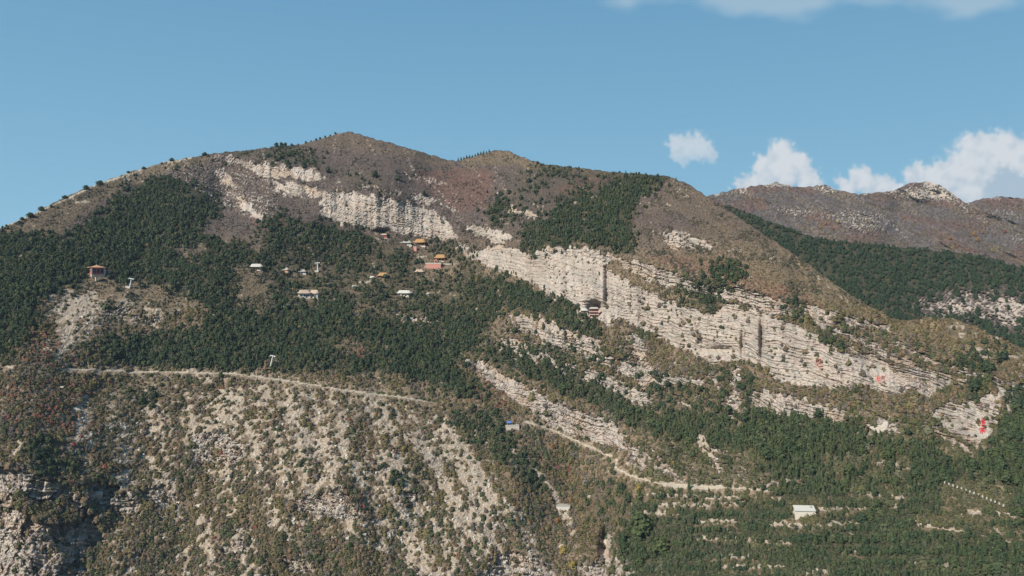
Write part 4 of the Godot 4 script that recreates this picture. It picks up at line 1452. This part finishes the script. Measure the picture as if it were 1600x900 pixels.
func valley_buildings() -> void:
	var foot := ground(A, 1258, 806)
	var k := -foot.z / F
	var t := thing("white_building", foot + Vector3(0, 2.6, -1.5), deg_to_rad(-5), "long blank white building with a sloping roof alone on the terraced wooded slope", "building")
	part("foundation", box(31.0 * k, 10.0, 7.0), M.stone, t, Vector3(0, -5.0, 0))
	part("wall", box(30.0 * k, 4.6 * k, 6.0), M.white_wall, t, Vector3(0, 2.3 * k, 0))
	part("roof", box(32.0 * k, 0.7 * k, 8.2), M.pale_roof, t, Vector3(0, 6.0 * k, -0.3), Vector3(0.32, 0, 0))
	part("door", box(2.0 * k, 3.4 * k, 0.3), M.stone, t, Vector3(11.0 * k, 1.7 * k, 3.04))
	var f2 := ground(A, 800, 673)
	k = -f2.z / F
	var p := thing("stone_platform", f2 + Vector3(0, 0, -3.5), deg_to_rad(12), "pale masonry platform wall at the upper end of the path", "wall")
	part("retaining_wall", box(21.0 * k, 14.0 * k, 7.0), M.stone, p, Vector3(0, 1.0 * k, 0))
	part("paving", box(21.6 * k, 0.4, 7.6), M.white_wall, p, Vector3(0, 8.2 * k, 0))
	var b := thing("blue_canopy", f2 + Vector3(-4.0 * k, 8.6 * k, -3.5), deg_to_rad(8), "small blue-roofed shelter on the pale masonry platform", "shelter")
	part("roof", roof_mesh(9.0 * k, 4.5, 2.2 * k, 0.7, 0.0), M.blue, b, Vector3(0, 3.4 * k, 0))
	for q in 4:
		part("post", rod(0.12, 0.12, 3.4 * k, 6), M.grey_paint, b, Vector3(3.6 * k * (1 if q % 2 else -1), 1.7 * k, 1.6 * (1 if q < 2 else -1)))
	var f3 := ground(A, 879, 796)
	k = -f3.z / F
	var s := thing("concrete_tank", f3 + Vector3(0, 0, -2.0), deg_to_rad(-6), "low pale concrete tank in the brush of the ravine", "tank")
	part("wall", box(24.0 * k, 9.0 * k, 5.0), M.white_wall, s, Vector3(0, 1.2 * k, 0))
	part("lid", box(25.0 * k, 0.8 * k, 5.8), M.grey_roof, s, Vector3(0, 6.0 * k, 0))
	var fence := thing("guard_rail", ground(A, 1476, 760), 0.0, "dashed line of white guard posts going down the wooded slope", "fence")
	for q in 15:
		var f := q / 14.0
		var g := ground(A, lerpf(1476.0, 1568.0, f), lerpf(759.0, 795.0, f) + sin(f * 3.1) * -1.5)
		part("post", box(0.9, 1.7, 0.5), M.white_wall, fence, g - fence.position + Vector3(0, 2.6, 0))

func stroke(parent: Node, mat: Material, pts: Array, cu: float, cv: float, w: float, h: float, thick: float) -> void:
	# one brush stroke as a thin raised band that lies on the rock face
	var st := SurfaceTool.new()
	st.begin(Mesh.PRIMITIVE_TRIANGLES)
	var top := []
	for q in pts.size() - 1:
		var a := Vector2(pts[q][0], pts[q][1])
		var b := Vector2(pts[q + 1][0], pts[q + 1][1])
		var n := 4
		for s in n + (1 if q == pts.size() - 2 else 0):
			var p := a.lerp(b, float(s) / n)
			var side := (b - a).normalized().orthogonal() * thick
			var o := []
			for e in [side, -side]:
				var uu: float = cu + (p.x - 0.5) * w + e.x
				var vv: float = cv + (p.y - 0.5) * h + e.y
				var g := ground(A, uu, vv)
				o.append(g * (1.0 - 1.1 / -g.z))
				o.append(g * (1.0 + 0.9 / -g.z))
			top.append(o)
	for q in top.size() - 1:
		var a: Array = top[q]
		var b: Array = top[q + 1]
		for f in [[0, 2], [2, 3], [3, 1], [1, 0]]:
			for p in [a[f[0]], b[f[0]], a[f[1]], a[f[1]], b[f[0]], b[f[1]]]:
				st.add_vertex(p)
	for e in [top[0], top[-1]]:
		for p in [e[0], e[1], e[2], e[2], e[1], e[3]]:
			st.add_vertex(p)
	part("brush_stroke", st.commit(), mat, parent)

func lettering() -> void:
	var heng := [[[0.16, 0.05], [0.16, 0.98]], [[0.03, 0.3], [0.06, 0.52]], [[0.27, 0.25], [0.32, 0.4]], [[0.4, 0.1], [0.98, 0.1]], [[0.5, 0.28], [0.5, 0.76]], [[0.5, 0.3], [0.88, 0.3], [0.88, 0.76]], [[0.52, 0.52], [0.86, 0.52]], [[0.5, 0.74], [0.88, 0.74]], [[0.36, 0.93], [1.0, 0.93]]]
	var zong := [[[0.5, 0.0], [0.54, 0.12]], [[0.1, 0.2], [0.06, 0.36]], [[0.1, 0.2], [0.94, 0.2], [0.86, 0.34]], [[0.28, 0.42], [0.74, 0.42]], [[0.12, 0.6], [0.9, 0.6]], [[0.52, 0.6], [0.52, 0.96], [0.42, 0.92]], [[0.3, 0.7], [0.14, 0.9]], [[0.7, 0.7], [0.9, 0.88]]]
	var hang := [[[0.3, 0.1], [0.02, 0.46], [0.2, 0.56]], [[0.34, 0.3], [0.3, 0.56]], [[0.7, 0.0], [0.5, 0.5]], [[0.56, 0.2], [0.9, 0.16]], [[0.72, 0.2], [0.66, 0.52]], [[0.86, 0.22], [0.84, 0.52]], [[0.56, 0.36], [0.9, 0.34]], [[0.2, 0.6], [0.5, 0.78], [1.0, 0.74]], [[0.66, 0.9], [0.7, 1.0]]]
	var bi := [[[0.14, 0.1], [0.08, 0.6]], [[0.3, 0.1], [0.26, 0.86]], [[0.1, 0.4], [0.4, 0.36]], [[0.42, 0.14], [0.4, 0.7]], [[0.56, 0.1], [0.98, 0.06]], [[0.6, 0.12], [0.56, 0.42], [0.86, 0.44], [0.84, 0.8], [0.6, 0.86]], [[0.76, 0.2], [0.9, 0.3]], [[0.2, 0.78], [0.5, 1.0]]]
	var a := thing("inscription", Vector3.ZERO, 0.0, "two bright red Chinese characters one above the other on the rightmost cliff", "inscription")
	for s in heng:
		stroke(a, M.red_paint, s, 1534.0, 659.5, 10.5, 9.6, 0.42)
	for s in zong:
		stroke(a, M.red_paint, s, 1535.0, 671.5, 10.5, 9.8, 0.42)
	var b := thing("inscription", Vector3.ZERO, 0.0, "faded red character on the long cliff, left of the round one", "inscription")
	for s in hang:
		stroke(b, M.faded_paint, s, 1279.5, 567.5, 12.0, 16.0, 0.36)
	var c := thing("inscription", Vector3.ZERO, 0.0, "faded red rounded character near the right end of the long cliff", "inscription")
	for s in bi:
		stroke(c, M.faded_paint, s, 1376.0, 592.0, 15.0, 12.0, 0.36)

func rock_mesh(seed_: int) -> ArrayMesh:
	# a block broken along flat joints
	var s := SphereMesh.new()
	s.radius = 1.0
	s.height = 2.0
	s.radial_segments = 26
	s.rings = 16
	var own := RandomNumberGenerator.new()
	own.seed = seed_
	var cuts := []
	for k in 15:
		cuts.append([Vector3(own.randfn(), own.randfn() * 0.8, own.randfn()).normalized(), own.randf_range(0.55, 0.95)])
	var arr := s.get_mesh_arrays()
	var p: PackedVector3Array = arr[Mesh.ARRAY_VERTEX]
	for k in p.size():
		var d := p[k].normalized()
		var r := 1.15
		for c in cuts:
			var q: float = d.dot(c[0])
			if q > 0.05:
				r = minf(r, c[1] / q)
		p[k] = d * (r + 0.05 * noise_fine.get_noise_3dv(d * 9.0 + Vector3.ONE * seed_))
	arr[Mesh.ARRAY_VERTEX] = p
	arr[Mesh.ARRAY_NORMAL] = null
	arr[Mesh.ARRAY_TEX_UV] = null
	arr[Mesh.ARRAY_TANGENT] = null
	var m := ArrayMesh.new()
	m.add_surface_from_arrays(Mesh.PRIMITIVE_TRIANGLES, arr)
	return m

func boulders() -> void:
	var pale: StandardMaterial3D = M.rock.duplicate()
	pale.vertex_color_use_as_albedo = false
	pale.albedo_color = lin(0.46, 0.41, 0.35)
	pale.resource_name = "pale_limestone"
	# [u, v, half width, half height, label]
	for e in [[532, 792, 17, 15, "large grey white boulder in the middle of the lower scrub slope"], [643, 780, 7, 10, "sharp white rock fin standing in the brush right of the large boulder"],
		[504, 790, 10, 8, "broken pale rock just left of the large boulder"], [470, 886, 15, 10, "rounded sandy outcrop at the bottom edge below the large boulder"],
		[1378, 668, 18, 11, "pale triangular outcrop among the trees below the long cliff"], [118, 641, 9, 4, "small white rock patch on the rusty scrub slope"],
		[150, 775, 12, 10, "pale slab on the slope right of the corner crag"], [362, 855, 17, 6, "flat white ledge rock near the bottom of the scrub slope"],
		[880, 855, 9, 7, "grey boulder in the autumn brush of the ravine"], [790, 884, 20, 14, "big grey rock shoulder at the bottom edge left of the ravine"],
		[946, 850, 8, 18, "upright grey rock pillar at the mouth of the dark cleft"], [1553, 708, 9, 8, "pink grey rock knob among trees below the bright red characters"],
		[1574, 722, 10, 8, "reddish rock knob at the right edge below the bright red characters"], [94, 605, 6, 3, "little pale stone below the left end of the road"],
		[924, 775, 6, 5, "small pale stone in the brush above the dark cleft"], [1090, 375, 10, 5, "white rock patch on the bare brown spur"]]:
		var foot := ground(A, e[0], e[1])
		var k := -foot.z / F
		var o := part(numbered("rock_outcrop"), rock_mesh(e[0]), pale, self, foot + Vector3(0, -e[3] * k * 0.3, -e[3] * k * 0.45), Vector3(0.2, 0, rng.randf_range(-0.5, 0.5)))
		o.scale = Vector3(e[2] * k, e[3] * k, e[3] * k * 0.9)
		tag(o, e[4], "rock")

func special_trees() -> void:
	var list := [[222, 632, 11, 1, "left of two dark trees on scrub just below the road"], [242, 622, 9, 1, "right of two dark trees on scrub just below the road"],
		[52, 704, 11, 1, "uppermost dark tree above the corner crag"], [68, 722, 10, 1, "middle dark tree above the corner crag"], [82, 738, 9, 0, "lowest dark tree above the corner crag"], [88, 708, 8, 1, "small dark tree beside the red shrubs above the corner crag"],
		[1120, 452, 16, 0, "tall dark conifer rooted on the bench of the long cliff"], [1132, 446, 11, 1, "round pine right of the tall conifer on the cliff bench"], [1150, 440, 9, 1, "outermost pine on the cliff bench above the long face"],
		[1540, 580, 16, 1, "big dark tree in the cleft left of the green terraces"], [1524, 612, 17, 1, "broad dark tree hanging in the cleft above the bright red characters"], [1558, 566, 11, 1, "rounded tree at the top of the right-hand cleft"],
		[1298, 538, 10, 1, "single dark bush-like tree on the ledges above the long cliff"], [586, 277, 10, 1, "lone dark pine on the purple slope below the summit"], [577, 288, 8, 0, "slim dark tree below the lone pine under the summit"], [512, 270, 8, 1, "small tree at the right end of the upper left ledge"],
		[662, 305, 7, 1, "dark tree above the small pale ledge left of the ravine"], [345, 590, 8, 1, "dark bush-like tree on the bank just under the road"], [337, 662, 6, 1, "low green tree alone on the stony lower slope"],
		[1002, 838, 34, 1, "large umbrella pine on the rocks above the dark cleft"], [1034, 866, 26, 1, "broad pine with pale trunk right of the dark cleft"], [974, 862, 30, 0, "tall thin conifer with a pale trunk at the dark cleft"], [612, 757, 10, 1, "dark tree clump centre on the stony lower slope"], [628, 760, 8, 1, "smaller dark tree right of the clump on the stony lower slope"]]
	for e in list:
		var foot := ground(A, e[0], e[1])
		var h: float = e[2] * -foot.z / F * 1.15
		var t := single_tree("pine_tree" if e[3] else "conifer", foot, h * (1.25 if e[3] else 1.2), h, rng.randf() * TAU, e[3], e[4])
		t.set_meta("category", "tree")
	for q in 12:
		var u := 716.0 + 4.4 * q
		var foot := ground(A, u, along(TOP_A, u) + 0.5)
		single_tree("ridge_fir", foot - Vector3(0, 0.5, 0), 7.5, rng.randf_range(4.5, 7.5), 0.0, 0, "one of the small firs in a row climbing the saddle skyline", "row of small firs on the saddle skyline")
	var ridge := [8, 38, 46, 61, 98, 104, 137, 156, 158, 198, 224, 228, 256, 270, 317, 323]
	for r in ridge:
		var u: float = r + rng.randf_range(-4.0, 4.0)
		var foot := ground(A, u, along(TOP_A, u) + rng.randf_range(0.5, 2.5))
		var h := rng.randf_range(3.0, 7.5)
		single_tree("ridge_pine", foot - Vector3(0, h * 0.15, 0), h * rng.randf_range(1.4, 2.2), h, rng.randf() * TAU, 1, "one of the small dark pines strung along the left ridge against the sky", "small pines on the left skyline")
	for u in [432, 440, 446, 456, 466, 478, 486, 494, 500, 508, 516, 524]:
		var foot := ground(A, u, along(TOP_A, u) + 0.6)
		var h := rng.randf_range(6.0, 9.0) if u < 450 else rng.randf_range(3.0, 5.0)
		single_tree("summit_pine", foot - Vector3(0, 0.6, 0), h * 1.3, h, rng.randf() * TAU, 1, "one of the dark pines on the shoulder just left of the summit", "pines on the shoulder left of the summit")
	# autumn trees on the far slope
	var leaf := []
	for c in [Color(0.23, 0.125, 0.05), Color(0.23, 0.18, 0.06), Color(0.20, 0.07, 0.05)]:
		var m: StandardMaterial3D = M.leaf.duplicate()
		m.albedo_color = c.linear_to_srgb()
		m.resource_name = "autumn_leaves"
		leaf.append(m)
	for e in [[1282, 358, 0, 9], [1290, 352, 0, 8], [1262, 352, 1, 6], [1310, 350, 1, 9], [1302, 360, 2, 6], [1320, 362, 1, 5], [1412, 342, 0, 6], [1484, 375, 0, 9], [1488, 390, 1, 8], [1496, 386, 0, 6], [1523, 370, 0, 12], [1527, 378, 0, 11], [1535, 366, 0, 8], [1570, 364, 2, 8], [1515, 393, 2, 6], [1550, 394, 1, 9], [1560, 390, 1, 8], [1478, 398, 1, 7]]:
		var foot := ground(C, e[0], e[1])
		var h: float = e[3] * -foot.z / F * 0.72
		var names := ["orange", "yellow", "red"]
		var t := thing("autumn_tree", foot, rng.randf() * TAU, "one of the %s autumn trees on the far slope above the wooded ridge" % names[e[2]], "tree", names[e[2]] + " autumn trees on the far slope")
		part("trunk", M.trunk_mesh, M.bark, t).scale = Vector3(h, h, h)
		part("crown", M.crowns[2 + rng.randi() % 2], leaf[e[2]], t).scale = Vector3(h * 1.2, h, h * 1.2)
	for e in [[880, 866, 1, 14, "yellow green shrub tree low in the ravine"], [895, 890, 1, 14, "lower yellow shrub tree at the bottom of the ravine"], [871, 818, 0, 9, "orange shrub tree beside the grey boulder in the ravine"], [892, 786, 0, 8, "orange shrub right of the pale concrete tank"], [1052, 728, 1, 8, "yellow round shrub above the path bend"], [998, 768, 1, 12, "tall yellow green tree at the edge of the terraces"], [863, 700, 0, 7, "small orange shrub below the path"], [618, 708, 2, 5, "bright red small shrub beside a yellow one on the lower slope"], [630, 706, 1, 9, "yellow green shrub on the lower slope beside a red one"], [115, 698, 2, 8, "red shrub above the corner crag"], [745, 440, 1, 7, "golden tree at the foot of the long cliff"]]:
		var foot := ground(A, e[0], e[1])
		var h: float = e[3] * -foot.z / F
		var t := thing("autumn_shrub", foot, rng.randf() * TAU, e[4], "shrub")
		part("stem", M.trunk_mesh, M.bark, t).scale = Vector3(h, h, h)
		part("crown", M.crowns[2 + rng.randi() % 2], leaf[e[2]], t).scale = Vector3(h * 1.3, h, h * 1.3)
